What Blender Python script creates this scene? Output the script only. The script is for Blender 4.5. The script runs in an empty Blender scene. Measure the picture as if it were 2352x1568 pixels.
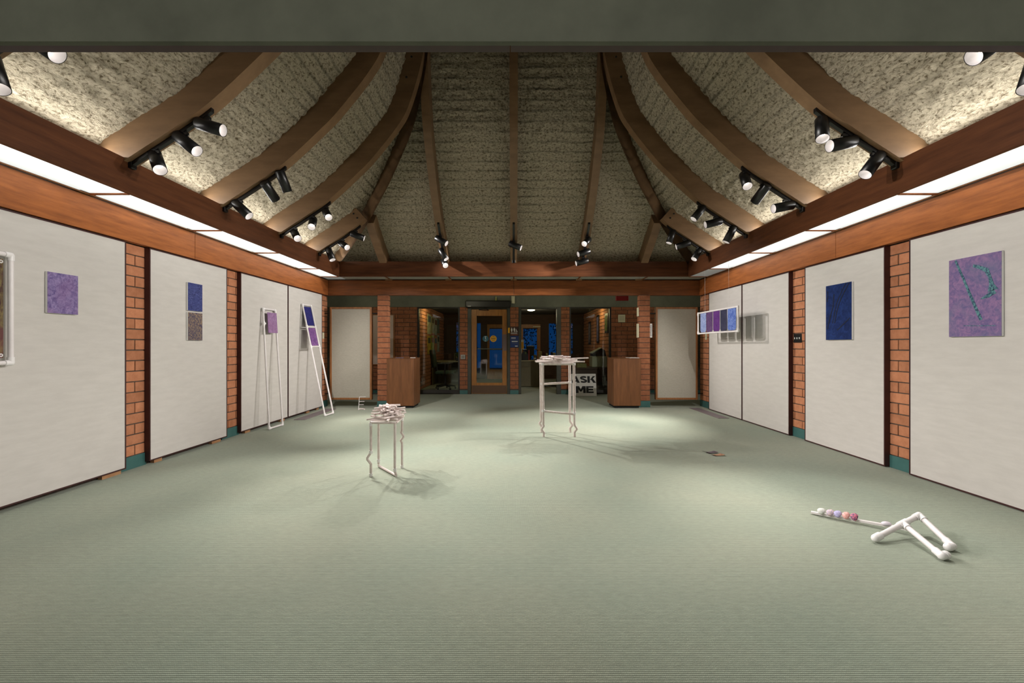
import bpy, math, random
import numpy as np
from mathutils import Vector, Matrix, noise as mnoise

# ------------------------------------------------------------------ camera, world, light, exposure
scene = bpy.context.scene
col = scene.collection
F, CX, CY, CH = 1008.0, 1180.0, 794.0, 1.2            # focal length and vanishing point in photo pixels, eye height
cd = bpy.data.cameras.new('camera')
cd.sensor_fit = 'HORIZONTAL'; cd.sensor_width = 36.0
cd.lens = 36.0 * F / 2352.0
cd.shift_x = -(CX - 1176.0) / 2352.0
cd.shift_y = (CY - 784.0) / 2352.0
cd.clip_start = 0.05
cam = bpy.data.objects.new('camera', cd); col.objects.link(cam)
cam.location = (0, 0, CH); cam.rotation_euler = (math.pi / 2, 0, 0)
scene.camera = cam

world = bpy.data.worlds.new('dusk'); scene.world = world; world.use_nodes = True
world.node_tree.nodes['Background'].inputs[0].default_value = (0.004, 0.065, 0.26, 1)
world.node_tree.nodes['Background'].inputs[1].default_value = 0.42

scene.view_settings.view_transform = 'Standard'
scene.view_settings.look = 'None'
scene.view_settings.gamma = 1.0
scene.view_settings.use_curve_mapping = False
scene.view_settings.exposure = 0.0
scene.cycles.use_denoising = True
scene.cycles.max_bounces = 6
scene.cycles.diffuse_bounces = 3
scene.cycles.glossy_bounces = 2
scene.cycles.transparent_max_bounces = 6
scene.cycles.adaptive_threshold = 0.03
scene.cycles.sample_clamp_indirect = 4.0

SPOT_W = 212.0
SPOT_COL = (1.0, 0.955, 0.91)
TUBE_COL = (0.90, 0.96, 1.0)

def area(name, loc, sx, sy, watts, colr, down=True, spread=math.pi):
    l = bpy.data.lights.new(name, 'AREA'); l.shape = 'RECTANGLE'; l.size = sx; l.size_y = sy
    l.energy = watts; l.color = colr; l.spread = spread
    o = bpy.data.objects.new(name, l); col.objects.link(o); o.location = loc
    if not down: o.rotation_euler = (math.pi, 0, 0)
    return o
# fluorescent strips hidden behind the side beams: they shine down through the diffusers and up on the roof
for s in (-1, 1):
    yc, ln = (4.9, 6.5) if s < 0 else (4.5, 5.6)      # the last tube on the right is out
    area('cove_tube_down', (s * 3.43, yc, 2.62), 0.05, ln, 18 * ln / 6.5, TUBE_COL)
    o = area('cove_tube_up', (s * 3.44, yc, 2.80), 0.05, ln, 33 * ln / 6.5, (1, 0.98, 0.94), down=False)
    o.rotation_euler = (math.pi, -s * math.radians(62), 0)
# unseen fill lights added above the camera to brighten the front lintel
for k in range(5):
    l = bpy.data.lights.new('foyer_lamp', 'POINT'); l.energy = 15.0; l.color = (1.0, 1.0, 0.9); l.shadow_soft_size = 0.08
    o = bpy.data.objects.new('foyer_lamp', l); col.objects.link(o); o.location = (-3.2 + 1.6 * k, 0.0, 2.40)
# ceiling lamp of the cross passage at the back
for k in range(4):
    l = bpy.data.lights.new('passage_lamp', 'POINT'); l.energy = 8.5; l.color = (1.0, 0.93, 0.66); l.shadow_soft_size = 0.08
    o = bpy.data.objects.new('passage_lamp', l); col.objects.link(o); o.location = (-3.6 + 2.4 * k, 9.6, 2.40)

# ------------------------------------------------------------------ helpers
def at(px, py, Y): return Vector(((px - CX) * Y / F, Y, CH - (py - CY) * Y / F))
def onfloor(px, py):
    Y = F * CH / (py - CY); return Vector(((px - CX) * Y / F, Y, 0))
def s2l(c):
    f = lambda v: v / 12.92 if v <= 0.04045 else ((v + 0.055) / 1.055) ** 2.4
    return tuple(f(v / 255.0) for v in c) + (1.0,)

MATS = {}
def mat(name, rgb, rough=0.6, rgb2=None, scale=5.0, stretch=(1, 1, 1), detail=5.0, bump=0.0, bscale=None, metal=0.0, lo=0.35, hi=0.65,
        emit=None, rnd=0.0, spec=0.5, coords='Object', distort=0.0, bdist=0.01):
    if name in MATS: return MATS[name]
    m = bpy.data.materials.new(name); m.use_nodes = True; MATS[name] = m
    nt = m.node_tree; N = nt.nodes; L = nt.links
    p = N['Principled BSDF']
    p.inputs['Roughness'].default_value = rough; p.inputs['Metallic'].default_value = metal
    p.inputs['Specular IOR Level'].default_value = spec
    p.inputs['Base Color'].default_value = s2l(rgb)
    if emit:
        p.inputs['Emission Color'].default_value = s2l(emit[0]); p.inputs['Emission Strength'].default_value = emit[1]
    tc = None
    if rgb2 is not None or bump:
        tc = N.new('ShaderNodeTexCoord'); mp = N.new('ShaderNodeMapping')
        L.new(tc.outputs[coords], mp.inputs[0]); mp.inputs['Scale'].default_value = stretch
        if rnd:
            oi = N.new('ShaderNodeObjectInfo'); mu = N.new('ShaderNodeMath'); mu.operation = 'MULTIPLY'; mu.inputs[1].default_value = 37.0
            L.new(oi.outputs['Random'], mu.inputs[0]); L.new(mu.outputs[0], mp.inputs['Location'])
    colout = None
    if rgb2 is not None:
        no = N.new('ShaderNodeTexNoise'); no.inputs['Scale'].default_value = scale; no.inputs['Detail'].default_value = detail
        no.inputs['Roughness'].default_value = 0.65; no.inputs['Distortion'].default_value = distort
        L.new(mp.outputs[0], no.inputs['Vector'])
        cr = N.new('ShaderNodeValToRGB'); cr.color_ramp.elements[0].position = lo; cr.color_ramp.elements[1].position = hi
        cr.color_ramp.elements[0].color = s2l(rgb); cr.color_ramp.elements[1].color = s2l(rgb2)
        L.new(no.outputs['Fac'], cr.inputs['Fac']); colout = cr.outputs['Color']
    if rnd:
        oi2 = N.new('ShaderNodeObjectInfo'); hs = N.new('ShaderNodeHueSaturation'); mr = N.new('ShaderNodeMapRange')
        mr.inputs['To Min'].default_value = 1 - rnd; mr.inputs['To Max'].default_value = 1 + rnd
        L.new(oi2.outputs['Random'], mr.inputs['Value']); L.new(mr.outputs[0], hs.inputs['Value'])
        if colout is not None: L.new(colout, hs.inputs['Color'])
        else: hs.inputs['Color'].default_value = s2l(rgb)
        colout = hs.outputs['Color']
    if colout is not None: L.new(colout, p.inputs['Base Color'])
    if bump:
        nb = N.new('ShaderNodeTexNoise'); nb.inputs['Scale'].default_value = bscale or scale * 4; nb.inputs['Detail'].default_value = 6
        nb.inputs['Roughness'].default_value = 0.7
        L.new(mp.outputs[0], nb.inputs['Vector'])
        bu = N.new('ShaderNodeBump'); bu.inputs['Strength'].default_value = bump; bu.inputs['Distance'].default_value = bdist
        L.new(nb.outputs['Fac'], bu.inputs['Height']); L.new(bu.outputs[0], p.inputs['Normal'])
    return m

class MB:
    """collects geometry in world coordinates; build() links it as one mesh object"""
    def __init__(s): s.v = []; s.f = []; s.sm = []
    def add(s, vs, fs, smooth=False):
        o = len(s.v); s.v += [Vector(v) for v in vs]; s.f += [tuple(i + o for i in f) for f in fs]; s.sm += [smooth] * len(fs); return s
    def box(s, x0, x1, y0, y1, z0, z1, rot=None, c=None):
        vs = [Vector((x, y, z)) for x in (x0, x1) for y in (y0, y1) for z in (z0, z1)]
        if rot is not None:
            c = Vector(c) if c is not None else Vector(((x0 + x1) / 2, (y0 + y1) / 2, (z0 + z1) / 2))
            vs = [c + rot @ (v - c) for v in vs]
        return s.add(vs, [(0, 1, 3, 2), (4, 6, 7, 5), (0, 4, 5, 1), (2, 3, 7, 6), (0, 2, 6, 4), (1, 5, 7, 3)])
    def bev(s, x0, x1, y0, y1, z0, z1, b):
        """box with chamfered edges"""
        xs, ys, zs = (x0, x1), (y0, y1), (z0, z1)
        vs = []; idx = {}
        for i in (0, 1):
            for j in (0, 1):
                for k in (0, 1):
                    sx, sy, sz = (1 - 2 * i) * b, (1 - 2 * j) * b, (1 - 2 * k) * b
                    for a, p in enumerate(((xs[i], ys[j] + sy, zs[k] + sz), (xs[i] + sx, ys[j], zs[k] + sz), (xs[i] + sx, ys[j] + sy, zs[k]))):
                        idx[i, j, k, a] = len(vs); vs.append(p)
        fs = []
        for i in (0, 1):
            fs.append([idx[i, j, k, 0] for j, k in ((0, 0), (1, 0), (1, 1), (0, 1))])
            fs.append([idx[j, i, k, 1] for j, k in ((0, 0), (1, 0), (1, 1), (0, 1))])
            fs.append([idx[j, k, i, 2] for j, k in ((0, 0), (1, 0), (1, 1), (0, 1))])
        for j in (0, 1):
            for k in (0, 1):
                fs.append([idx[0, j, k, 1], idx[1, j, k, 1], idx[1, j, k, 2], idx[0, j, k, 2]])
                fs.append([idx[j, 0, k, 0], idx[j, 1, k, 0], idx[j, 1, k, 2], idx[j, 0, k, 2]])
                fs.append([idx[j, k, 0, 0], idx[j, k, 1, 0], idx[j, k, 1, 1], idx[j, k, 0, 1]])
                for i in (0, 1): fs.append([idx[i, j, k, 0], idx[i, j, k, 1], idx[i, j, k, 2]])
        return s.add(vs, fs)
    def tube(s, pts, r, seg=12, cap=True, smooth=True):
        pts = [Vector(p) for p in pts]; n = len(pts)
        rs = r if isinstance(r, (list, tuple)) else [r] * n
        tans = []
        for i in range(n):
            a = (pts[i] - pts[i - 1]).normalized() if i else (pts[1] - pts[0]).normalized()
            b = (pts[i + 1] - pts[i]).normalized() if i < n - 1 else a
            t = a + b; tans.append(t.normalized() if t.length > 1e-6 else a)
        up = Vector((0, 0, 1)) if abs(tans[0].z) < 0.9 else Vector((1, 0, 0))
        u = tans[0].cross(up).normalized(); vs = []; fs = []
        for i in range(n):
            u = (u - tans[i] * u.dot(tans[i])).normalized(); w = tans[i].cross(u)
            for k in range(seg):
                a = 2 * math.pi * k / seg; vs.append(pts[i] + (u * math.cos(a) + w * math.sin(a)) * rs[i])
        for i in range(n - 1):
            for k in range(seg):
                k2 = (k + 1) % seg; fs.append((i * seg + k, i * seg + k2, (i + 1) * seg + k2, (i + 1) * seg + k))
        s.add(vs, fs, smooth)
        if cap:
            s.add(vs[:seg], [tuple(range(seg))[::-1]]); s.add(vs[-seg:], [tuple(range(seg))])
        return s
    def lathe(s, prof, M, seg=20, smooth=True):
        """prof: list of (r, h); M maps local z axis"""
        vs = []; fs = []
        for r, h in prof:
            for k in range(seg):
                a = 2 * math.pi * k / seg; vs.append(M @ Vector((r * math.cos(a), r * math.sin(a), h)))
        for i in range(len(prof) - 1):
            for k in range(seg):
                k2 = (k + 1) % seg; fs.append((i * seg + k, i * seg + k2, (i + 1) * seg + k2, (i + 1) * seg + k))
        return s.add(vs, fs, smooth)
    def disc(s, M, r, h, seg=20):
        return s.add([M @ Vector((r * math.cos(2 * math.pi * k / seg), r * math.sin(2 * math.pi * k / seg), h)) for k in range(seg)], [tuple(range(seg))])
    def ball(s, c, r, n=8, sc=(1, 1, 1)):
        c = Vector(c); prof = [(max(1e-4, math.sin(math.pi * i / n)) * r, -math.cos(math.pi * i / n) * r) for i in range(n + 1)]
        return s.lathe(prof, Matrix.Translation(c) @ Matrix.Diagonal((*sc, 1)), 12)
    def prism(s, poly, a, b):
        """extrude a list of points from offset vector a to offset vector b"""
        n = len(poly); a = Vector(a); b = Vector(b); P = [Vector(p) for p in poly]
        vs = [p + a for p in P] + [p + b for p in P]
        fs = [tuple(range(n))[::-1], tuple(range(n, 2 * n))] + [(i, (i + 1) % n, (i + 1) % n + n, i + n) for i in range(n)]
        return s.add(vs, fs)
    def build(s, name, m, parent=None, origin=None):
        me = bpy.data.meshes.new(name)
        if parent is not None: org = Vector(WL[parent.name])
        elif origin is not None: org = Vector(origin)
        else:
            lo = [min(v[i] for v in s.v) for i in range(3)]; hi = [max(v[i] for v in s.v) for i in range(3)]
            org = Vector(((lo[0] + hi[0]) / 2, (lo[1] + hi[1]) / 2, lo[2]))
        me.from_pydata([tuple(v - org) for v in s.v], [], s.f)
        me.polygons.foreach_set('use_smooth', s.sm)
        me.validate(); me.update()
        o = bpy.data.objects.new(name, me); col.objects.link(o)
        me.materials.append(m)
        if parent is not None: o.parent = parent
        else: o.location = org
        WL[o.name] = tuple(org)
        return o
WL = {}
def empty(name, loc):
    o = bpy.data.objects.new(name, None); col.objects.link(o); o.location = loc; o.empty_display_size = 0.1
    WL[o.name] = tuple(loc); return o
def tag(o, label=None, cat=None, group=None, kind=None):
    if label: o['label'] = label
    if cat: o['category'] = cat
    if group: o['group'] = group
    if kind: o['kind'] = kind
    return o
def struct(o, label=None): return tag(o, label, kind='structure')
def thing(name, loc, label, cat, group=None): return tag(empty(name, loc), label, cat, group)
def B(x0, x1, y0, y1, z0, z1): return MB().box(x0, x1, y0, y1, z0, z1)

# ------------------------------------------------------------------ materials
def carpet():
    m = bpy.data.materials.new('carpet'); m.use_nodes = True; N = m.node_tree.nodes; L = m.node_tree.links; p = N['Principled BSDF']
    p.inputs['Roughness'].default_value = 1.0; p.inputs['Specular IOR Level'].default_value = 0.1
    p.inputs['Sheen Weight'].default_value = 0.12
    tc = N.new('ShaderNodeTexCoord')
    def wave(axis, per, dist):
        w = N.new('ShaderNodeTexWave'); w.bands_direction = axis; w.inputs['Scale'].default_value = 2 * math.pi / per / 20.0
        w.inputs['Distortion'].default_value = dist; w.inputs['Detail'].default_value = 2; w.inputs['Detail Scale'].default_value = 3
        L.new(tc.outputs['Object'], w.inputs['Vector']); return w
    wy = wave('Y', 0.0105, 1.1); wx = wave('X', 0.0068, 0.9)
    mul = N.new('ShaderNodeMath'); mul.operation = 'MULTIPLY'
    mix = N.new('ShaderNodeMath'); mix.operation = 'MULTIPLY_ADD'; mix.inputs[1].default_value = 0.45; mix.inputs[2].default_value = 0.55
    L.new(wx.outputs['Fac'], mix.inputs[0]); L.new(wy.outputs['Fac'], mul.inputs[0]); L.new(mix.outputs[0], mul.inputs[1])
    n1 = N.new('ShaderNodeTexNoise'); n1.inputs['Scale'].default_value = 0.9; n1.inputs['Detail'].default_value = 4
    n2 = N.new('ShaderNodeTexNoise'); n2.inputs['Scale'].default_value = 55; n2.inputs['Detail'].default_value = 3
    mp = N.new('ShaderNodeMapping'); mp.inputs['Scale'].default_value = (0.35, 1, 1)
    L.new(tc.outputs['Object'], n1.inputs['Vector']); L.new(tc.outputs['Object'], mp.inputs[0]); L.new(mp.outputs[0], n2.inputs['Vector'])
    c1 = N.new('ShaderNodeValToRGB'); c1.color_ramp.elements[0].position = 0.3; c1.color_ramp.elements[1].position = 0.7
    c1.color_ramp.elements[0].color = s2l((153, 164, 147)); c1.color_ramp.elements[1].color = s2l((167, 172, 153))
    L.new(n1.outputs['Fac'], c1.inputs['Fac'])
    def darken(fac, a, b, colsock):
        mr = N.new('ShaderNodeMapRange'); mr.inputs['To Min'].default_value = a; mr.inputs['To Max'].default_value = b; L.new(fac, mr.inputs['Value'])
        mm = N.new('ShaderNodeMix'); mm.data_type = 'RGBA'; mm.blend_type = 'MULTIPLY'; mm.inputs['Factor'].default_value = 1
        L.new(colsock, mm.inputs[6]); L.new(mr.outputs[0], mm.inputs[7]); return mm.outputs[2]
    c = darken(mul.outputs[0], 0.62, 1.12, c1.outputs['Color'])
    c = darken(n2.outputs['Fac'], 0.82, 1.18, c)
    L.new(c, p.inputs['Base Color'])
    bu = N.new('ShaderNodeBump'); bu.inputs['Strength'].default_value = 0.5; bu.inputs['Distance'].default_value = 0.004
    L.new(mul.outputs[0], bu.inputs['Height']); L.new(bu.outputs[0], p.inputs['Normal'])
    return m
def sprayed():
    """rough sprayed acoustic coat: fibrous lumps, board joints telegraphing through as sooty lines"""
    m = bpy.data.materials.new('sprayed_fibre'); m.use_nodes = True; N = m.node_tree.nodes; L = m.node_tree.links; p = N['Principled BSDF']
    p.inputs['Roughness'].default_value = 1.0; p.inputs['Specular IOR Level'].default_value = 0.05
    uv = N.new('ShaderNodeUVMap'); uv.uv_map = 'meters'
    def nz(scale, detail, st=(1, 1, 1), rough=0.65, dist=0.0):
        mp = N.new('ShaderNodeMapping'); mp.inputs['Scale'].default_value = st; L.new(uv.outputs[0], mp.inputs[0])
        n = N.new('ShaderNodeTexNoise'); n.inputs['Scale'].default_value = scale; n.inputs['Detail'].default_value = detail
        n.inputs['Roughness'].default_value = rough; n.inputs['Distortion'].default_value = dist; L.new(mp.outputs[0], n.inputs['Vector']); return n
    fib = nz(26, 5, (1.0, 1.4, 1), 0.72, 0.35); lump = nz(7, 3); big = nz(0.8, 3)
    ramp = N.new('ShaderNodeValToRGB'); e = ramp.color_ramp.elements
    e[0].position = 0.34; e[0].color = s2l((104, 90, 68)); e[1].position = 0.52; e[1].color = s2l((206, 194, 170))
    L.new(fib.outputs['Fac'], ramp.inputs['Fac'])
    wv = N.new('ShaderNodeTexWave'); wv.bands_direction = 'Y'; wv.inputs['Scale'].default_value = 2 * math.pi / 0.145 / 20.0
    wv.inputs['Distortion'].default_value = 1.6; wv.inputs['Detail'].default_value = 4; wv.inputs['Detail Scale'].default_value = 1.2
    L.new(uv.outputs[0], wv.inputs['Vector'])
    w2 = N.new('ShaderNodeValToRGB'); w2.color_ramp.elements[0].position = 0.0; w2.color_ramp.elements[0].color = (0, 0, 0, 1)
    w2.color_ramp.elements[1].position = 0.22; w2.color_ramp.elements[1].color = (1, 1, 1, 1)
    L.new(wv.outputs['Fac'], w2.inputs['Fac'])
    sep = N.new('ShaderNodeSeparateXYZ'); L.new(uv.outputs[0], sep.inputs[0])
    hgt = N.new('ShaderNodeMapRange'); hgt.inputs['From Min'].default_value = 0.7; hgt.inputs['From Max'].default_value = 2.2
    hgt.inputs['To Min'].default_value = 0.1; hgt.inputs['To Max'].default_value = 0.75; L.new(sep.outputs['Y'], hgt.inputs['Value'])
    bigr = N.new('ShaderNodeMapRange'); bigr.inputs['From Min'].default_value = 0.35; bigr.inputs['From Max'].default_value = 0.65; L.new(big.outputs['Fac'], bigr.inputs['Value'])
    fac = N.new('ShaderNodeMath'); fac.operation = 'MULTIPLY'; L.new(hgt.outputs[0], fac.inputs[0]); L.new(bigr.outputs[0], fac.inputs[1])
    soot = N.new('ShaderNodeMix'); soot.data_type = 'RGBA'; soot.blend_type = 'MULTIPLY'
    L.new(fac.outputs[0], soot.inputs['Factor']); L.new(ramp.outputs[0], soot.inputs[6]); L.new(w2.outputs[0], soot.inputs[7])
    L.new(soot.outputs[2], p.inputs['Base Color'])
    add = N.new('ShaderNodeMath'); add.operation = 'MULTIPLY_ADD'; add.inputs[1].default_value = 1.2
    L.new(lump.outputs['Fac'], add.inputs[0]); L.new(fib.outputs['Fac'], add.inputs[2])
    bu = N.new('ShaderNodeBump'); bu.inputs['Strength'].default_value = 1.0; bu.inputs['Distance'].default_value = 0.045
    L.new(add.outputs[0], bu.inputs['Height']); L.new(bu.outputs[0], p.inputs['Normal'])
    return m
def glassmat():
    m = bpy.data.materials.new('window_glass'); m.use_nodes = True; N = m.node_tree.nodes; L = m.node_tree.links
    for n in list(N):
        if n.type == 'BSDF_PRINCIPLED': N.remove(n)
    tr = N.new('ShaderNodeBsdfTransparent'); tr.inputs[0].default_value = (0.90, 0.93, 0.90, 1)
    gl = N.new('ShaderNodeBsdfGlossy'); gl.inputs['Roughness'].default_value = 0.0
    fr = N.new('ShaderNodeFresnel'); fr.inputs['IOR'].default_value = 1.5
    mx = N.new('ShaderNodeMixShader'); L.new(fr.outputs[0], mx.inputs[0]); L.new(tr.outputs[0], mx.inputs[1]); L.new(gl.outputs[0], mx.inputs[2])
    L.new(mx.outputs[0], N['Material Output'].inputs['Surface']); return m
def diffuser(name, e):
    """backlit prismatic acrylic: glows evenly and lets the tubes behind it shine through"""
    m = bpy.data.materials.new(name); m.use_nodes = True; N = m.node_tree.nodes; L = m.node_tree.links
    for n in list(N):
        if n.type == 'BSDF_PRINCIPLED': N.remove(n)
    df = N.new('ShaderNodeBsdfDiffuse'); df.inputs[0].default_value = s2l((205, 205, 198))
    tr = N.new('ShaderNodeBsdfTranslucent'); tr.inputs[0].default_value = s2l((245, 245, 238))
    mx = N.new('ShaderNodeMixShader'); mx.inputs[0].default_value = 0.6
    tc = N.new('ShaderNodeTexCoord'); ch = N.new('ShaderNodeTexVoronoi'); ch.inputs['Scale'].default_value = 90; ch.inputs['Randomness'].default_value = 0
    L.new(tc.outputs['Object'], ch.inputs['Vector']); bu = N.new('ShaderNodeBump'); bu.inputs['Strength'].default_value = 0.25; bu.inputs['Distance'].default_value = 0.003
    L.new(ch.outputs['Distance'], bu.inputs['Height']); L.new(bu.outputs[0], df.inputs['Normal'])
    L.new(df.outputs[0], mx.inputs[1]); L.new(tr.outputs[0], mx.inputs[2])
    em = N.new('ShaderNodeEmission'); em.inputs[0].default_value = (0.90, 0.96, 1.0, 1); em.inputs[1].default_value = e
    ad = N.new('ShaderNodeAddShader'); L.new(mx.outputs[0], ad.inputs[0]); L.new(em.outputs[0], ad.inputs[1])
    L.new(ad.outputs[0] if e > 0 else mx.outputs[0], N['Material Output'].inputs['Surface']); return m
def emitmat(name, rgb, e):
    return mat(name, rgb, 0.5, emit=(rgb, e))

CARPET = carpet(); SPRAY = sprayed(); GLASS = glassmat()
DIFF_ON = diffuser('diffuser_lit', 0.42); DIFF_DIM = diffuser('diffuser_dim', 0.06); DIFF_OFF = diffuser('diffuser_off', 0.0)
FASCIA = mat('fascia_wood', (172, 102, 54), 0.42, (124, 70, 36), 3.0, (6, 1, 9), 6, bump=0.05, bscale=20, lo=0.3, hi=0.75, spec=0.25)
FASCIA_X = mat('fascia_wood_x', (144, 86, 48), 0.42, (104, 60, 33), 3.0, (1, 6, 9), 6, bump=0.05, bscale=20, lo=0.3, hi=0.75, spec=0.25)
BEAM = mat('beam_wood', (100, 60, 36), 0.4, (66, 37, 22), 2.5, (5, 0.8, 9), 6, bump=0.04, bscale=20, lo=0.3, hi=0.75, spec=0.25)
BEAM_X = mat('beam_wood_x', (100, 60, 36), 0.4, (66, 37, 22), 2.5, (0.8, 5, 9), 6, bump=0.04, bscale=20, lo=0.3, hi=0.75, spec=0.25)
GLULAM = mat('glulam_wood', (132, 102, 72), 0.5, (104, 78, 52), 1.6, (1.2, 3, 4), 6, bump=0.05, bscale=12, lo=0.3, hi=0.72)
FABRIC = mat('panel_fabric', (208, 203, 198), 0.95, (201, 196, 191), 7, (1, 0.6, 3), 5, bump=0.012, bscale=160, spec=0.1)
LINEN = mat('board_linen', (184, 178, 166), 0.95, (168, 162, 150), 30, (1, 1, 9), 5, bump=0.1, bscale=120, spec=0.1)
MAROON = mat('maroon_edge', (66, 30, 28), 0.5, (54, 24, 23), 8)
SHIM = mat('raw_pine', (176, 132, 92), 0.7, (150, 106, 70), 10, (1, 1, 6))
BRICK = mat('brick', (192, 130, 96), 0.85, (174, 114, 82), 14, bump=0.25, bscale=90, rnd=0.13, spec=0.2)
BRICK_BACK = mat('brown_brick', (160, 104, 74), 0.85, (140, 88, 62), 14, bump=0.25, bscale=90, rnd=0.12, spec=0.2)  # darker, browner tone of the brick for the pillars and back wall
MORTAR = mat('mortar', (92, 84, 76), 0.95, (74, 68, 62), 30, bump=0.2, spec=0.1)
TEAL = mat('teal_vinyl', (62, 106, 102), 0.5, (54, 96, 93), 6)
CONCRETE = mat('concrete', (124, 125, 112), 0.9, (106, 107, 96), 2.2, (1, 1, 1), 8, bump=0.08, bscale=30, spec=0.2)
CEIL = mat('low_ceiling', (70, 66, 60), 0.9, (60, 57, 52), 5)
PLASTER = mat('plaster', (120, 112, 98), 0.9, (110, 102, 90), 5)
PVC = mat('pvc_white', (236, 230, 230), 0.38, (228, 220, 220), 8)
PVC_WARM = mat('pvc_worn', (226, 212, 208), 0.45, (204, 186, 182), 26, detail=8, lo=0.45, hi=0.75)
FITTING = mat('pvc_fitting', (240, 236, 236), 0.35)
BLACK = mat('black_metal', (15, 15, 16), 0.35, metal=0.0)
REFLECT = mat('reflector_white', (235, 232, 235), 0.4)
LAMP = emitmat('lamp_disc', (255, 246, 232), 3.2); LAMP.cycles.emission_sampling = 'NONE'
LECTERN = mat('lectern_wood', (128, 84, 52), 0.45, (92, 58, 36), 2.4, (7, 7, 0.8), 6, bump=0.04, bscale=20, lo=0.3, hi=0.75, spec=0.25)
OAK = mat('oak_frame', (158, 104, 58), 0.45, (132, 84, 44), 4, (6, 6, 1), 5)
DOORWOOD = mat('door_wood', (168, 112, 48), 0.45, (140, 90, 36), 4, (6, 6, 0.8), 5)
DARKFRAME = mat('dark_frame', (44, 38, 32), 0.5, (36, 31, 26), 6)
GREYFRAME = mat('grey_frame', (66, 66, 56), 0.5, (56, 56, 48), 6)
CREAM = mat('cream_plastic', (214, 208, 178), 0.45)
PAPER = mat('white_paper', (226, 224, 220), 0.8)
STEEL = mat('brushed_steel', (160, 158, 150), 0.35, metal=1.0)
INK = mat('black_ink', (14, 14, 14), 0.7)

# ------------------------------------------------------------------ setting
W = 3.675           # panel faces
WB = 3.73           # brick plane
fl = B(-7, 7, -3, 18, -0.1, 0).build('floor', CARPET, origin=(0, 0, 0)); struct(fl)

# --- brick helper: every brick is an object of its own; alike bricks share one mesh
BM_CACHE = {}
def brick_obj(parent, dims, loc, m=BRICK):
    dims = tuple(round(d, 3) for d in dims); key = dims + (m.name,)
    if key not in BM_CACHE:
        b = MB().bev(-key[0] / 2, key[0] / 2, -key[1] / 2, key[1] / 2, -key[2] / 2, key[2] / 2, 0.003)
        me = bpy.data.meshes.new('brick'); me.from_pydata([tuple(v) for v in b.v], [], b.f); me.update(); me.materials.append(m)
        BM_CACHE[key] = me
    o = bpy.data.objects.new('brick', BM_CACHE[key]); col.objects.link(o)
    o.parent = parent; o.location = Vector(loc) - Vector(WL[parent.name]); return o
CRS, JT, BL = 0.1035, 0.010, 0.305
rng = random.Random(4)
def brick_field(parent, axis, plane, sgn, u0, u1, z0, z1, joint, m=BRICK):
    """axis: direction the courses run ('x' or 'y'); sgn: side of the plane the bricks face"""
    r = 0; z = z0
    while z < z1 - 0.02:
        zt = min(z + CRS - JT, z1)
        j = joint + (0 if r % 2 == 0 else BL / 2)
        j -= math.ceil((j - u0) / BL) * BL
        u = j
        while u < u1:
            a, b = max(u + JT / 2, u0), min(u + BL - JT / 2, u1)
            if b - a > 0.012:
                dep = 0.03; off = rng.uniform(-0.0015, 0.0015)
                pc = plane - sgn * dep / 2 + off
                if axis == 'y': brick_obj(parent, (dep, b - a, zt - z), (pc, (a + b) / 2, (z + zt) / 2), m)
                else: brick_obj(parent, (b - a, dep, zt - z), ((a + b) / 2, pc, (z + zt) / 2), m)
            u += BL
        z += CRS; r += 1

BASE = 0.122
def side_wall(name, s, fields):
    w = B(s * (WB + 0.009), s * (WB + 0.25), -2.5, 8.78, 0, 2.98) if s > 0 else B(-(WB + 0.25), -(WB + 0.009), -2.5, 8.78, 0, 2.98)
    o = w.build(name, MORTAR); struct(o)
    for u0, u1, j in fields: brick_field(o, 'y', s * WB, -s, u0, u1, BASE + 0.006, 2.2, j)
    bb = struct(empty('baseboard_' + name.split('_')[1], (s * WB, 5, 0)))
    for u0, u1, j in fields:
        x0, x1 = sorted((s * WB, s * (WB - 0.006)))
        MB().bev(x0, x1, u0, u1, 0.0, BASE, 0.002).build('vinyl_strip', TEAL, bb)
    return o
side_wall('wall_left', -1, [(4.10, 4.45, 4.322), (5.60, 5.95, 5.735), (8.36, 8.78, 8.60)])
side_wall('wall_right', 1, [(4.02, 4.37, 4.258), (5.52, 5.88, 5.671), (8.22, 8.78, 8.50)])
# end faces of the side walls and the far sides of the cross passage
for s, n in ((-1, 'wall_passage_left'), (1, 'wall_passage_right')):
    x0, x1 = sorted((s * 4.9, s * 5.0)); struct(B(x0, x1, 8.78, 10.9, 0, 2.6).build(n, PLASTER))
    x0, x1 = sorted((s * 3.98, s * 5.0)); struct(B(x0, x1, 8.6, 8.78, 0, 2.6).build(n + '_return', PLASTER))
struct(B(-3.99, 3.99, -2.6, -2.5, 0, 2.6).build('wall_front', PLASTER))
struct(B(-3.99, 3.99, -2.5, 1.42, 2.5, 2.58).build('ceiling_foyer', CEIL))
struct(B(-5, 5, 8.72, 10.95, 2.5, 2.58).build('ceiling_passage', CEIL))
# walls above the fascias that close the roof
struct(B(-3.73, 3.73, 8.71, 8.80, 2.2, 2.98).build('wall_back_upper', PLASTER))
struct(B(-3.73, 3.73, 1.46, 1.56, 2.40, 3.1).build('wall_front_upper', PLASTER))

# --- concrete lintel above the camera's opening and its dark timber edge
struct(B(-3.73, 3.73, 1.40, 1.42, 2.171, 3.2).build('lintel_front', CONCRETE), 'grey green concrete lintel across the top of the picture')
tr = struct(empty('trim_1', (0, 1.43, 2.17)))
B(-3.73, -0.0125, 1.42, 1.452, 2.171, 2.52).build('edge_board', MAROON, tr)
B(-0.0095, 3.73, 1.42, 1.452, 2.171, 2.52).build('edge_board', MAROON, tr)

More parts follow.
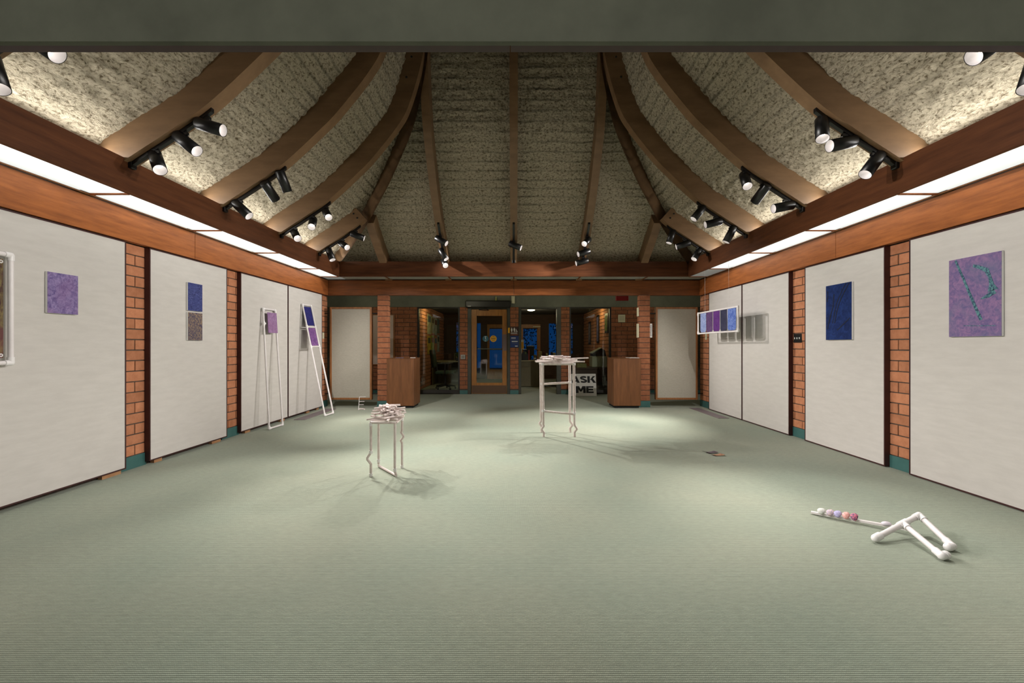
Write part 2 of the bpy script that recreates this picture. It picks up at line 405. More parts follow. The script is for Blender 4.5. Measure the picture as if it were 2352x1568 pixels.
# --- fascias
FB, FT = 2.196, 2.492
def fascia(name, boards, m):
    e = struct(empty(name, (0, 5, FB)))
    for b in boards: MB().bev(*b, 0.003).build('fascia_board', m, e)
fascia('trim_2', [(-3.72, -3.66, 1.56, 5.038, FB, FT), (-3.72, -3.66, 5.044, 8.65, FB, FT)], FASCIA)
fascia('trim_3', [(3.66, 3.72, 1.56, 4.987, FB, FT), (3.66, 3.72, 4.993, 8.65, FB, FT)], FASCIA)
fascia('trim_4', [(-3.72, -0.003, 8.65, 8.71, FB, FT), (0.003, 3.72, 8.65, 8.71, FB, FT)], FASCIA_X)

# --- ring beams
BX, BYB, BYF = 3.28, 8.25, 1.69
BZ0, BZ1 = 2.502, 2.788
for s, n in ((-1, 'left'), (1, 'right')):
    x0, x1 = sorted((s * BX, s * (BX + 0.035)))
    struct(MB().bev(x0, x1, BYF, BYB + 0.035, BZ0, BZ1, 0.004).build('ring_beam', BEAM), 'brown wooden ring beam along the %s side under the curved roof' % n)
struct(MB().bev(-BX, BX, BYB, BYB + 0.035, BZ0, BZ1, 0.004).build('ring_beam', BEAM_X), 'brown wooden ring beam across the back under the curved roof')
struct(MB().bev(-BX, BX, BYF - 0.035, BYF, BZ0, BZ1, 0.004).build('ring_beam', BEAM_X), 'brown wooden ring beam over the near side, hidden by the concrete lintel')

# --- soffits with acrylic diffusers between wooden cross strips
divs = [1.56, 2.58, 3.78, 4.98, 6.18, 7.45, 8.30]
for s, n in ((-1, 'left'), (1, 'right')):
    e = struct(empty('ceiling_soffit_' + n, (s * 3.5, 5, 2.5)))
    x0, x1 = sorted((s * (BX + 0.035), s * 3.66))
    for i in range(len(divs) - 1):
        m = DIFF_ON
        if s > 0 and i == 5: m = DIFF_DIM
        B(x0, x1, divs[i] + 0.012, divs[i + 1] - 0.012, 2.512, 2.516).build('diffuser_panel', m, e)
    for d in divs[1:]: MB().bev(x0, x1, d - 0.012, d + 0.012, 2.500, 2.520, 0.002).build('cross_strip', FASCIA, e)
    xe = sorted((s * 3.66, s * 3.645)); MB().box(xe[0], xe[1], 1.56, 8.3, 2.498, 2.508).build('edge_strip', OAK, e)
e = struct(empty('ceiling_soffit_back', (0, 8.48, 2.5)))
bd = [-3.315, -2.43, -1.235, 0.0, 1.26, 2.53, 3.315]
for i in range(6): B(bd[i] + 0.012, bd[i + 1] - 0.012, BYB + 0.035, 8.65, 2.512, 2.516).build('diffuser_panel', DIFF_OFF, e)
for d in bd[1:-1]: MB().bev(d - 0.012, d + 0.012, BYB + 0.035, 8.65, 2.500, 2.520, 0.002).build('cross_strip', FASCIA_X, e)
B(-3.66, -3.315, 8.3, 8.65, 2.512, 2.516).build('diffuser_panel', DIFF_DIM, e)
B(3.315, 3.66, 8.3, 8.65, 2.512, 2.516).build('diffuser_panel', DIFF_OFF, e)

# ------------------------------------------------------------------ curved roof
CP = [(-0.52, 2.405), (0.04, 2.785), (0.40, 3.020), (0.72, 3.25), (1.13, 3.63), (1.33, 3.84), (1.66, 4.26), (1.82, 4.56), (2.00, 5.19), (2.075, 5.8), (2.09, 6.4)]
def catmull(P, n=14):
    P = [np.array(p) for p in P]; out = []
    for i in range(len(P) - 1):
        p0 = P[i - 1] if i else 2 * P[0] - P[1]; p3 = P[i + 2] if i + 2 < len(P) else 2 * P[-1] - P[-2]
        for t in np.arange(n) / n:
            out.append(0.5 * ((2 * P[i]) + (-p0 + P[i + 1]) * t + (2 * p0 - 5 * P[i] + 4 * P[i + 1] - p3) * t * t + (-p0 + 3 * P[i] - 3 * P[i + 1] + p3) * t ** 3))
    out.append(P[-1]); return np.array(out)
def resample(c, step):
    d = np.concatenate([[0], np.cumsum(np.linalg.norm(np.diff(c, axis=0), axis=1))]); n = int(d[-1] / step) + 1
    t = np.linspace(0, d[-1], n); return np.stack([np.interp(t, d, c[:, 0]), np.interp(t, d, c[:, 1])], 1), t
PRO, _ = resample(catmull(CP), 0.05)
tg = np.gradient(PRO, axis=0); tg /= np.linalg.norm(tg, axis=1)[:, None]
NRM = np.stack([-tg[:, 1], tg[:, 0]], 1)
def zlow(d): return float(np.interp(d, PRO[:, 0], PRO[:, 1]))
DEPTH = 0.27
def beam_mesh(mapf, side, width, d0, d1):
    """mapf(d) -> (x, y) on the ground; side: horizontal unit vector across the beam"""
    idx = [i for i in range(len(PRO)) if d0 <= PRO[i, 0] <= d1]
    sd = Vector((side[0], side[1], 0)); b = MB(); vs = []; fs = []
    for i in idx:
        for (pt) in (PRO[i], PRO[i] + NRM[i] * DEPTH):
            x, y = mapf(pt[0])
            for q in (-1, 1): vs.append(Vector((x, y, pt[1])) + sd * q * width / 2)
    n = len(idx)
    for i in range(n - 1):
        a = i * 4; c = a + 4
        fs += [(a, a + 1, c + 1, c), (a + 2, c + 2, c + 3, a + 3), (a, c, c + 2, a + 2), (a + 1, a + 3, c + 3, c + 1)]
    fs += [(0, 2, 3, 1), (4 * n - 4, 4 * n - 3, 4 * n - 1, 4 * n - 2)]
    b.add(vs, fs); return b
BW = 0.135
YC = (BYB + BYF) / 2
mapL = lambda y: (lambda d: (-BX + d, y)); mapR = lambda y: (lambda d: (BX - d, y)); mapB = lambda x: (lambda d: (x, BYB - d))
order = {3.76: 'nearest', 4.97: 'middle', 6.18: 'farthest full'}
def bolts(o, pts, nrm):
    for p in pts:
        M = Matrix.Translation(Vector(p)) @ Vector(nrm).to_track_quat('Z', 'Y').to_matrix().to_4x4()
        MB().lathe([(0.014, 0), (0.014, 0.006), (0.008, 0.009), (0.0005, 0.009)], M, 10).build('bolt', BLACK, o)
for s, n, mp in ((-1, 'left', mapL), (1, 'right', mapR)):
    for y, wd in order.items():
        o = struct(beam_mesh(mp(y), (0, 1), BW, -0.42, 2.2).build('roof_beam', GLULAM), '%s curved glulam roof beam rising from the %s wall' % (wd, n))
        if y > 6:
            pts = []
            for dd in (1.93, 2.005):
                i = int(np.argmin(abs(PRO[:, 0] - dd))); pt = PRO[i] + NRM[i] * DEPTH * 0.55; x, _y = mp(y)(pt[0]); pts.append((x, y - BW / 2, pt[1]))
            bolts(o, pts, (0, -1, 0))
    for y, wd in ((2.55, 'near'), (7.39, 'far')):
        o = struct(beam_mesh(mp(y), (0, 1), BW, -0.42, 0.83).build('roof_beam', GLULAM), 'short %s jack beam between the %s wall and the corner hip beam' % (wd, n))
        if y > 6:
            i = int(np.argmin(abs(PRO[:, 0] - 0.74)))
            pts = []
            for k in (0.35, 0.7):
                pt = PRO[i] + NRM[i] * DEPTH * k; x, _y = mp(y)(pt[0]); pts.append((x, y - BW / 2, pt[1]))
            bolts(o, pts, (0, -1, 0))
    q = math.sqrt(0.5)
    hb = lambda d, s=s: (s * (BX - d), BYB - d); hf = lambda d, s=s: (s * (BX - d), BYF + d)
    struct(beam_mesh(hb, (q, s * q), BW, -0.30, 2.2).build('hip_beam', GLULAM), 'curved hip beam rising from the far %s corner' % n)
    struct(beam_mesh(hf, (q, -s * q), BW, -0.30, 2.2).build('hip_beam', GLULAM), 'curved hip beam over the near %s corner' % n)
    struct(beam_mesh(mapB(s * 2.46), (1, 0), BW, -0.42, 0.80).build('roof_beam', GLULAM), 'short jack beam on the back slope beside the %s hip beam' % n)
for x, wd in ((-1.285, 'left'), (0, 'centre'), (1.285, 'right')):
    struct(beam_mesh(mapB(x), (1, 0), 0.12, -0.42, 2.2).build('roof_beam', GLULAM), '%s curved roof beam of the dark back slope' % wd)

def deck(name, mapuv, step, disp):
    """mapuv(u, d) -> (x, y); u from hip to hip in 0..1"""
    OFF = PRO + NRM * (DEPTH - 0.03)
    c, arc = resample(OFF, step)
    keep = c[:, 0] > -0.66
    c, arc = c[keep], arc[keep]
    t = np.gradient(c, axis=0); t /= np.linalg.norm(t, axis=1)[:, None]
    n = np.stack([t[:, 1], -t[:, 0]], 1)             # towards the room
    full = BYB - BYF; nu = int(full / step); us = np.linspace(0, 1, nu + 1)
    V = []; UV = []
    for j in range(len(c)):
        d, z = c[j]; ln = full - 2 * d
        for u in us:
            h = (u - 0.5) * ln; a = arc[j]
            if disp:
                k = mnoise.noise((h * 9, a * 11, 3.1)) * 0.016 + mnoise.noise((h * 22, a * 26, 7.7)) * 0.012 + mnoise.noise((h * 1.3, a * 1.3, 1.7)) * 0.012
                ph = (a + 0.02 * mnoise.noise((h * 1.1, a * 0.7, 9.0))) / 0.145 % 1.0
                k -= 0.014 * max(0.0, 1 - abs(ph - 0.5) / 0.16) * min(1, max(0, a - 0.9))
            else: k = 0
            V.append(mapuv(u, d + n[j][0] * k) + (z + n[j][1] * k,)); UV.append((h, a))
    F_ = []; w = nu + 1
    for j in range(len(c) - 1):
        for i in range(nu): F_.append((j * w + i, j * w + i + 1, (j + 1) * w + i + 1, (j + 1) * w + i))
    me = bpy.data.meshes.new(name); me.from_pydata(V, [], F_); me.update()
    uvl = me.uv_layers.new(name='meters'); li = np.empty(len(me.loops), dtype=np.int32); me.loops.foreach_get('vertex_index', li)
    uvl.data.foreach_set('uv', np.array(UV, dtype=np.float32)[li].ravel())
    me.polygons.foreach_set('use_smooth', [True] * len(me.polygons))
    me.materials.append(SPRAY); o = bpy.data.objects.new(name, me); col.objects.link(o); struct(o); return o
lin = lambda a, b, u: a + (b - a) * u
deck('ceiling_left', lambda u, d: (-BX + d, lin(BYF + d, BYB - d, u)), 0.024, True)
deck('ceiling_right', lambda u, d: (BX - d, lin(BYF + d, BYB - d, u)), 0.024, True)
deck('ceiling_back', lambda u, d: (lin(-BX + d, BX - d, u), BYB - d), 0.024, True)
deck('ceiling_front', lambda u, d: (lin(-BX + d, BX - d, u), BYF + d), 0.12, False)
struct(B(-1.5, 1.5, YC - 1.5, YC + 1.5, 6.15, 6.25).build('ceiling_cap', CEIL))

# ------------------------------------------------------------------ track lights
HEAD_R, HEAD_B, HEAD_M = 0.052, -0.085, 0.145
def head(track, p, target, k=1.0, size=54):
    p = Vector(p); piv = p + Vector((0, 0, -0.075)); d = (Vector(target) - piv).normalized()
    M = Matrix.Translation(piv) @ d.to_track_quat('Z', 'Y').to_matrix().to_4x4()
    R = HEAD_R
    h = MB().lathe([(0.0005, HEAD_B), (R * 0.93, HEAD_B), (R, HEAD_B + 0.006), (R, HEAD_M), (R - 0.003, HEAD_M), (R - 0.003, 0.05)], M, 22).build('lamp_head', BLACK, track)
    y = MB().tube([p + Vector((0, 0, 0.004)), p + Vector((0, 0, -0.03)), piv + d * -0.03], 0.011, 8); y.box(p.x - 0.03, p.x + 0.03, p.y - 0.014, p.y + 0.014, p.z - 0.022, p.z); y.build('yoke', BLACK, h)
    MB().lathe([(R - 0.0034, HEAD_M - 0.001), (R - 0.006, 0.105), (0.030, 0.076)], M, 22).build('reflector', REFLECT, h)
    MB().disc(M, 0.032, 0.076, 18).build('lamp', LAMP, h)
    l = bpy.data.lights.new('track_spot', 'SPOT'); l.energy = SPOT_W * k; l.color = SPOT_COL
    l.spot_size = math.radians(size); l.spot_blend = 0.75; l.shadow_soft_size = 0.022
    o = bpy.data.objects.new('track_spot', l); col.objects.link(o); o.location = piv + d * 0.083
    o.rotation_euler = d.to_track_quat('-Z', 'Y').to_euler()
def track(mapf, side, d0, d1, heads, label):
    x, y = mapf(d0); base = Vector((x, y, zlow(d0)))
    t = thing('track_light', base, label, 'track light', 'black track lights on the roof beams')
    bw = 0.018; sd = Vector((side[0], side[1], 0)); pts = []
    for i in range(9):
        d = d0 + (d1 - d0) * i / 8; x, y = mapf(d); pts.append(Vector((x, y, zlow(d))))
    vs = []; fs = []
    for p in pts:
        for dz in (0.004, -0.034):
            for q in (-1, 1): vs.append(p + sd * bw * q + Vector((0, 0, dz)))
    for i in range(8):
        a = i * 4; c = a + 4
        fs += [(a, a + 1, c + 1, c), (a + 2, c + 2, c + 3, a + 3), (a, c, c + 2, a + 2), (a + 1, a + 3, c + 3, c + 1)]
    fs += [(0, 2, 3, 1), (32, 33, 35, 34)]
    MB().add(vs, fs).build('track_bar', BLACK, t)
    p = pts[0]; MB().bev(p.x - 0.03, p.x + 0.03, p.y - 0.03, p.y + 0.03, p.z - 0.045, p.z + 0.01, 0.006).build('end_feed', BLACK, t)
    for hd in heads:
        d, tgt = hd[0], hd[1]; x, y = mapf(d); head(t, (x, y, zlow(d) - 0.034), tgt, *(hd[2:]))
S1 = (0, 1); S2 = (1, 0)
track(mapL(3.76), S1, 0.0, 0.70, [(0.22, (-1.2, 2.4, 0), 0.35), (0.46, (0.9, 3.5, 0), 0.8), (0.65, (3.6, 3.9, 1.3), 2.2)], 'three-head track light under the nearest curved beam of the left wall')
track(mapL(4.97), S1, 0.0, 0.70, [(0.18, (-0.2, 5.0, 0)), (0.50, (-2.2, 8.3, 0.6), 1.5), (0.66, (-2.0, 6.6, 0), 1.0)], 'three-head track light under the middle curved beam of the left wall')
track(mapL(6.18), S1, 0.0, 0.70, [(0.20, (-1.0, 4.0, 0.3), 1.5), (0.45, (-2.0, 3.2, 0), 1.1), (0.64, (-0.4, 3.5, 0), 1.1)], 'three-head track light under the farthest full beam of the left wall')
track(mapL(7.39), S1, 0.0, 0.70, [(0.18, (-1.8, 6.8, 0)), (0.40, (1.2, 4.6, 0), 1.4), (0.62, (3.2, 8.6, 1.0), 1.5)], 'three-head track light on the short jack beam near the far left corner')
track(mapR(3.76), S1, 0.0, 0.70, [(0.64, (1.9, 2.5, 0), 0.35), (0.44, (-3.6, 3.4, 1.5), 1.5), (0.19, (0.9, 3.5, 0), 0.7)], 'three-head track light under the nearest curved beam of the right wall')
track(mapR(4.97), S1, 0.0, 0.70, [(0.66, (2.2, 2.8, 0), 1.0), (0.46, (2.0, 8.3, 0.5), 1.4), (0.20, (-3.6, 4.9, 1.4), 1.4)], 'three-head track light under the middle curved beam of the right wall')
track(mapR(6.18), S1, 0.0, 0.70, [(0.66, (0.6, 6.1, 0.6), 1.2), (0.44, (-3.6, 6.5, 1.4), 0.7), (0.22, (1.7, 6.6, 0))], 'three-head track light under the farthest full beam of the right wall')
track(mapR(7.39), S1, 0.0, 0.70, [(0.62, (1.5, 7.2, 0)), (0.40, (-3.2, 8.6, 1.0), 1.7), (0.18, (1.2, 6.6, 0))], 'three-head track light on the short jack beam near the far right corner')
track(mapL(2.55), S1, 0.0, 0.70, [(0.25, (-1.8, 2.2, 0), 0.12), (0.50, (1.5, 2.9, 0), 0.2), (0.66, (3.6, 3.0, 1.3), 1.8)], 'track light at the upper left corner, its two heads cut by the lintel')
track(mapR(2.55), S1, 0.0, 0.70, [(0.25, (1.8, 2.2, 0), 0.12), (0.48, (-1.5, 2.9, 0), 0.2), (0.64, (-3.6, 3.1, 1.4), 1.2)], 'track light at the upper right corner, mostly hidden by the lintel')
track(mapB(-1.285), S2, 0.05, 0.78, [(0.60, (3.0, 6.4, 0.4)), (0.34, (0.6, 7.0, 0), 1.2), (0.14, (0.2, 4.2, 0), 1.6)], 'three-head track light on the left beam of the back slope')
track(mapB(0), S2, 0.05, 0.78, [(0.50, (3.3, 7.0, 1.5), 1.15)], 'single-head track light on the centre beam of the back slope')
track(mapB(1.285), S2, 0.05, 0.78, [(0.58, (-1.2, 4.1, 0.3), 1.6), (0.36, (-3.5, 6.6, 1.2), 0.6), (0.16, (-3.5, 7.6, 1.4))], 'three-head track light on the right beam of the back slope')

# ------------------------------------------------------------------ display panels on the side walls
def panel(s, y0, y1, label, shims=()):
    x0, x1 = sorted((s * W, s * (WB - 0.002)))
    t = thing('display_panel', (s * W, (y0 + y1) / 2, 0.03), label, 'display panel', 'fabric display panels on the side walls')
    z0, z1 = (0.035 if shims else 0.006), 2.19; e = 0.012; xi = s * (W + 0.003)
    a, b = sorted((xi, s * (WB - 0.004)))
    B(a, b, y0 + e, y1 - e, z0 + e, z1 - e).build('fabric_face', FABRIC, t)
    for yy in (y0, y1 - e): B(x0, x1, yy, yy + e, z0, z1).build('edge_strip', MAROON, t)
    for zz in (z0, z1 - e): B(x0, x1, y0 + e, y1 - e, zz, zz + e).build('edge_strip', MAROON, t)
    a, b = sorted((s * (W + 0.012), s * (WB - 0.004)))
    for q0, q1 in shims: B(a, b, q0, q1, 0.0, 0.034).build('shim_block', SHIM, t)
panel(-1, 1.70, 4.162, 'large cream fabric panel behind the small lilac canvas, nearest on the left wall', shims=((3.93, 4.12), (2.2, 2.4)))
panel(-1, 4.43, 5.63, 'cream fabric panel behind the stacked pair of small canvases', shims=((5.36, 5.52), (4.5, 4.6)))
panel(-1, 5.91, 7.145, 'cream fabric panel with the pink topped leaning frame', shims=((6.02, 6.14), (6.93, 7.06)))
panel(-1, 7.155, 8.42, 'cream fabric panel with the blue and purple leaning frame', shims=((7.8, 7.92), (8.2, 8.3)))
panel(1, 1.70, 4.08, 'large cream fabric panel behind the violet canvas with teal strokes')
panel(1, 4.347, 5.545, 'cream fabric panel behind the dark blue canvas')
panel(1, 5.86, 7.065, 'cream fabric panel catching most of the hanging frame shadow')
panel(1, 7.075, 8.27, 'cream fabric panel at the far end of the right wall')

# ------------------------------------------------------------------ paintings
def paint(name, a, b, scale, c=None, lo=0.38, hi=0.62, distort=1.0, st=(1, 1, 1), bump=0.3):
    m = mat(name, a, 0.75, b, scale, st, 8, bump=bump, bscale=scale * 2.2, lo=lo, hi=hi, distort=distort, spec=0.25)
    if c:
        N = m.node_tree.nodes; L = m.node_tree.links; p = N['Principled BSDF']; src = p.inputs['Base Color'].links[0].from_socket
        tc = N.new('ShaderNodeTexCoord'); n = N.new('ShaderNodeTexNoise'); n.inputs['Scale'].default_value = scale * 0.16; n.inputs['Detail'].default_value = 5; n.inputs['Distortion'].default_value = 0.6
        L.new(tc.outputs['Object'], n.inputs['Vector'])
        r = N.new('ShaderNodeValToRGB'); r.color_ramp.elements[0].position = 0.44; r.color_ramp.elements[1].position = 0.62
        L.new(n.outputs['Fac'], r.inputs['Fac'])
        mx = N.new('ShaderNodeMix'); mx.data_type = 'RGBA'; L.new(r.outputs[0], mx.inputs['Factor']); L.new(src, mx.inputs[6]); mx.inputs[7].default_value = s2l(c)
        n2 = N.new('ShaderNodeMix'); n2.data_type = 'RGBA'; n2.inputs['Factor'].default_value = 0.55; L.new(src, n2.inputs[6]); L.new(mx.outputs[2], n2.inputs[7])
        L.new(n2.outputs[2], p.inputs['Base Color'])
    return m
CANVAS = mat('canvas_edge', (232, 230, 228), 0.9)
def canvas(s, y0, y1, z0, z1, t, m, label, name='painting'):
    o = thing(name, (s * (W - 0.001), (y0 + y1) / 2, z0), label, 'painting', 'canvases on the side walls')
    a, b = sorted((s * (W - 0.001), s * (W - t)))
    B(a, b, y0, y1, z0, z1).build('canvas', CANVAS, o)
    a, b = sorted((s * (W - t), s * (W - t - 0.0025)))
    f = B(a, b, y0 + 0.001, y1 - 0.001, z0 + 0.001, z1 - 0.001).build('painted_surface', m, o); return o, f
LILAC = paint('lilac_paint', (96, 80, 132), (150, 132, 178), 30, (142, 108, 150))
canvas(-1, 3.44, 3.682, 1.459, 1.785, 0.018, LILAC, 'small lilac textured canvas on the nearest left panel')
NAVYP = paint('indigo_paint', (36, 40, 92), (84, 92, 146), 48, (58, 66, 128), st=(1, 0.6, 1.6))
canvas(-1, 4.925, 5.152, 1.598, 1.915, 0.018, NAVYP, 'small indigo canvas hung above the brown speckled one')
OLIVEP = paint('speckled_brown_paint', (58, 54, 88), (150, 128, 104), 52, (96, 88, 96), lo=0.42, hi=0.58)
canvas(-1, 4.925, 5.152, 1.262, 1.580, 0.018, OLIVEP, 'small brown and slate speckled canvas below the indigo one')
BLUEP = paint('deep_blue_paint', (12, 30, 78), (28, 54, 112), 16, (18, 42, 100))
o, f = canvas(1, 4.745, 5.136, 1.268, 1.897, 0.02, BLUEP, 'dark blue canvas with black brush strokes on the right wall')
STROKE = mat('blue_black_stroke', (8, 10, 24), 0.8, (16, 24, 52), 60)
def stroke(o, s, pts, wd, m, t, name='paint_stroke', y0=0, y1=1, z0=0, z1=1):
    """ribbon on the canvas: pts in (u, v), u from the picture's own left edge, v up"""
    P = []
    for i, (u, v) in enumerate(pts):
        y = (y1 + (y0 - y1) * u) if s > 0 else (y0 + (y1 - y0) * u); P.append(Vector((0, y, z0 + (z1 - z0) * v)))
    n = len(P); L_, R_ = [], []
    for i in range(n):
        t_ = (P[min(i + 1, n - 1)] - P[max(i - 1, 0)]).normalized(); q = Vector((0, -t_.z, t_.y)); w = wd[i] if isinstance(wd, (list, tuple)) else wd
        L_.append(P[i] + q * w / 2); R_.append(P[i] - q * w / 2)
    x = s * (W - t - 0.0025); vs = []; fs = []
    for i in range(n):
        for p in (L_[i], R_[i]):
            for xx in (x + s * 0.001, x - s * 0.0018): vs.append((xx, p.y, p.z))
    for i in range(n - 1):
        a = i * 4; c = a + 4; fs += [(a + 1, a + 3, c + 3, c + 1), (a, a + 1, c + 1, c), (a + 2, c + 2, c + 3, a + 3)]
    MB().add(vs, fs).build(name, m, o)
kw = dict(y0=4.745, y1=5.136, z0=1.268, z1=1.897)
stroke(o, 1, [(0.80, 0.99), (0.62, 0.84), (0.44, 0.66), (0.36, 0.5), (0.28, 0.3)], 0.011, STROKE, 0.02, **kw)
stroke(o, 1, [(0.92, 0.98), (0.72, 0.83), (0.55, 0.66), (0.45, 0.5), (0.36, 0.3)], 0.012, STROKE, 0.02, **kw)
stroke(o, 1, [(0.34, 0.83), (0.30, 0.6), (0.20, 0.45), (0.07, 0.2)], 0.013, STROKE, 0.02, **kw)
stroke(o, 1, [(0.95, 0.38), (0.72, 0.28), (0.46, 0.17)], 0.011, STROKE, 0.02, **kw)
stroke(o, 1, [(0.08, 0.9), (0.09, 0.8), (0.06, 0.7)], 0.012, STROKE, 0.02, **kw)
VIOLET = paint('violet_paint', (104, 94, 140), (152, 118, 158), 26, (108, 112, 142), lo=0.36, hi=0.64)
o, f = canvas(1, 3.288, 3.686, 1.274, 1.914, 0.018, VIOLET, 'large violet canvas with teal diagonal bar and hook stroke')
TEALP = mat('teal_stroke', (38, 66, 92), 0.8, (98, 148, 152), 60, (1, 1, 1), 6, lo=0.42, hi=0.6)
kw = dict(y0=3.288, y1=3.686, z0=1.274, z1=1.914)
stroke(o, 1, [(0.14, 0.985), (0.30, 0.74), (0.46, 0.48), (0.64, 0.20)], [0.016, 0.018, 0.022, 0.024], TEALP, 0.018, **kw)
stroke(o, 1, [(0.49, 0.88), (0.62, 0.845), (0.74, 0.80), (0.80, 0.71)], [0.022, 0.026, 0.034, 0.022], TEALP, 0.018, **kw)
stroke(o, 1, [(0.80, 0.71), (0.83, 0.62), (0.855, 0.545)], [0.022, 0.032, 0.075], TEALP, 0.018, **kw)
stroke(o, 1, [(0.89, 0.535), (0.76, 0.485), (0.63, 0.455)], [0.038, 0.03, 0.004], TEALP, 0.018, **kw)
stroke(o, 1, [(0.30, 0.14), (0.6, 0.13), (0.9, 0.125)], 0.005, TEALP, 0.018, **kw)

# ------------------------------------------------------------------ pvc frames
def pipe(b, pts, r, seg=12): b.tube(pts, r, seg)
def fit(b, p, q, r, l=0.035):
    """a fitting sleeve at p along p->q"""
    p = Vector(p); d = (Vector(q) - p).normalized(); b.tube([p, p + d * l], r, 12)
def elbow(t, c, a, b_, r, l=0.04):
    e = MB(); fit(e, c, a, r, l); fit(e, c, b_, r, l); e.ball(c, r, 8); return e.build('elbow_fitting', FITTING, t)
def rect_frame(t, P, r, rf):
    """P: four corners in order"""
    P = [Vector(p) for p in P]
    for i in range(4):
        MB().tube([P[i], P[(i + 1) % 4]], r, 12).build('pipe', PVC, t)
        elbow(t, P[i], P[i - 1], P[(i + 1) % 4], rf)
# cut frame at the left edge of the photo
t = thing('pipe_frame_artwork', (-3.62, 2.9, 1.06), 'white pipe frame with grommeted maroon and olive canvas at left edge', 'artwork')
FX = -3.632
rect_frame(t, [(FX, 2.62, 1.078), (FX, 3.168, 1.078), (FX, 3.168, 1.853), (FX, 2.62, 1.853)], 0.0165, 0.0205)
CLOTH = paint('maroon_olive_paint', (66, 36, 46), (128, 112, 74), 22, (112, 52, 66), lo=0.36, hi=0.6, st=(1, 1.6, 0.7))
cl = B(FX - 0.008, FX - 0.002, 2.665, 3.124, 1.113, 1.818).build('canvas', CLOTH, t)
for yy, zz in ((3.108, 1.798), (3.108, 1.133), (2.68, 1.798), (2.68, 1.133)):
    M = Matrix.Translation((FX - 0.002, yy, zz)) @ Matrix.Rotation(math.pi / 2, 4, 'Y')
    MB().lathe([(0.006, 0), (0.006, 0.004), (0.010, 0.005), (0.0135, 0.002), (0.0135, 0)], M, 14).build('grommet', FITTING, cl)
for yy in (3.10, 2.69):
    MB().tube([(FX, yy, 1.87), (FX, yy, 1.853)], 0.003, 6).build('hook', STEEL, t)

# leaning frames
def lean(label, BL_, BR_, TL_, TR_, rungs, cloths, rad=0.0135):
    BL_, BR_, TL_, TR_ = map(Vector, (BL_, BR_, TL_, TR_))
    t = thing('leaning_pipe_frame', ((BL_ + BR_) / 2).to_tuple()[:2] + (0,), label, 'artwork', 'white pipe frames leaning on the left wall')
    for p, q in ((BL_, TL_), (BR_, TR_), (BL_, BR_), (TL_, TR_)): MB().tube([p, q], rad, 12).build('pipe', PVC, t)
    for c, a, b_ in ((BL_, TL_, BR_), (BR_, TR_, BL_), (TL_, BL_, TR_), (TR_, BR_, TL_)): elbow(t, c, a, b_, rad * 1.3)
    L_ = lambda f: TL_.lerp(BL_, f); R_ = lambda f: TR_.lerp(BR_, f)
    for f, full in rungs:
        p, q = L_(f), R_(f)
        if full: MB().tube([p, q], rad * 0.9, 12).build('pipe', PVC, t)
        for c, o_, e in ((p, q, L_(f + 0.02)), (q, p, R_(f + 0.02))):
            g = MB(); fit(g, c, o_, rad * 1.3, 0.03); fit(g, c, e, rad * 1.3, 0.03); fit(g, c, c + (c - e), rad * 1.3, 0.03); g.build('tee_fitting', FITTING, t)
    nrm = (TR_ - TL_).cross(BL_ - TL_).normalized()
    if nrm.x < 0: nrm = -nrm
    for f0, f1, i0, i1, m, off in cloths:
        a, b_, c, d = L_(f0).lerp(R_(f0), i0), L_(f0).lerp(R_(f0), i1), L_(f1).lerp(R_(f1), i1), L_(f1).lerp(R_(f1), i0)
        MB().prism([a, b_, c, d], nrm * (off - 0.003), nrm * (off + 0.003)).build('canvas', m, t)
PINKP = paint('mauve_paint', (128, 94, 136), (160, 126, 166), 14, (148, 108, 148))
INDIGO = paint('indigo_flat_paint', (28, 28, 90), (44, 42, 118), 20)
PURP = paint('plum_paint', (92, 58, 116), (146, 100, 160), 20, (110, 72, 130))
lean('white pipe frame leaning on the wall with one mauve canvas near its top', (-3.494, 6.267, 0.018), (-3.47, 6.585, 0.018), (-3.652, 6.393, 1.74), (-3.652, 6.715, 1.745),
     [(0.125, False)], [(0.03, 0.205, 0.16, 0.92, PINKP, 0.03)])
lean('white pipe frame leaning on the wall with indigo and plum canvases', (-3.206, 7.453, 0.018), (-3.183, 7.734, 0.018), (-3.652, 7.585, 1.914), (-3.652, 7.905, 1.92),
     [(0.203, True), (0.385, True)], [(0.016, 0.19, 0.12, 0.90, INDIGO, 0.0), (0.212, 0.375, 0.12, 0.90, PURP, 0.0)])

# hanging frame
t = thing('hanging_pipe_frame', (3.31, 7.19, 1.40), 'white pipe frame with five blue and purple cloths hung by two strings', 'artwork')
HX = 3.315; hy0, hy1, hz0, hz1 = 6.485, 7.885, 1.418, 1.782
rect_frame(t, [(HX, hy0, hz0), (HX, hy1, hz0), (HX, hy1, hz1), (HX, hy0, hz1)], 0.0135, 0.0175)
cols = [('cloth_pale_blue', (104, 122, 176), (160, 172, 208), 30), ('cloth_mauve', (72, 50, 90), (98, 70, 112), 16), ('cloth_violet', (78, 36, 104), (98, 50, 122), 10),
        ('cloth_slate', (40, 42, 64), (54, 54, 78), 10), ('cloth_blue', (62, 88, 168), (118, 140, 200), 24)]
ys = [(7.79, 7.56), (7.545, 7.315), (7.29, 7.065), (7.04, 6.822), (6.797, 6.545)]
for (n_, a, b_, sc), (ya, yb) in zip(cols, ys):
    pts = []; c = 0.03
    for yy, zz in ((yb, hz1 - 0.013), (ya, hz1 - 0.013), (ya, hz0 + 0.02 + c), (ya - c, hz0 + 0.02), (yb + c, hz0 + 0.02), (yb, hz0 + 0.02 + c)): pts.append((HX, yy, zz))
    MB().prism(pts, (-0.002, 0, 0), (0.002, 0, 0)).build('cloth', paint(n_, a, b_, sc), t)
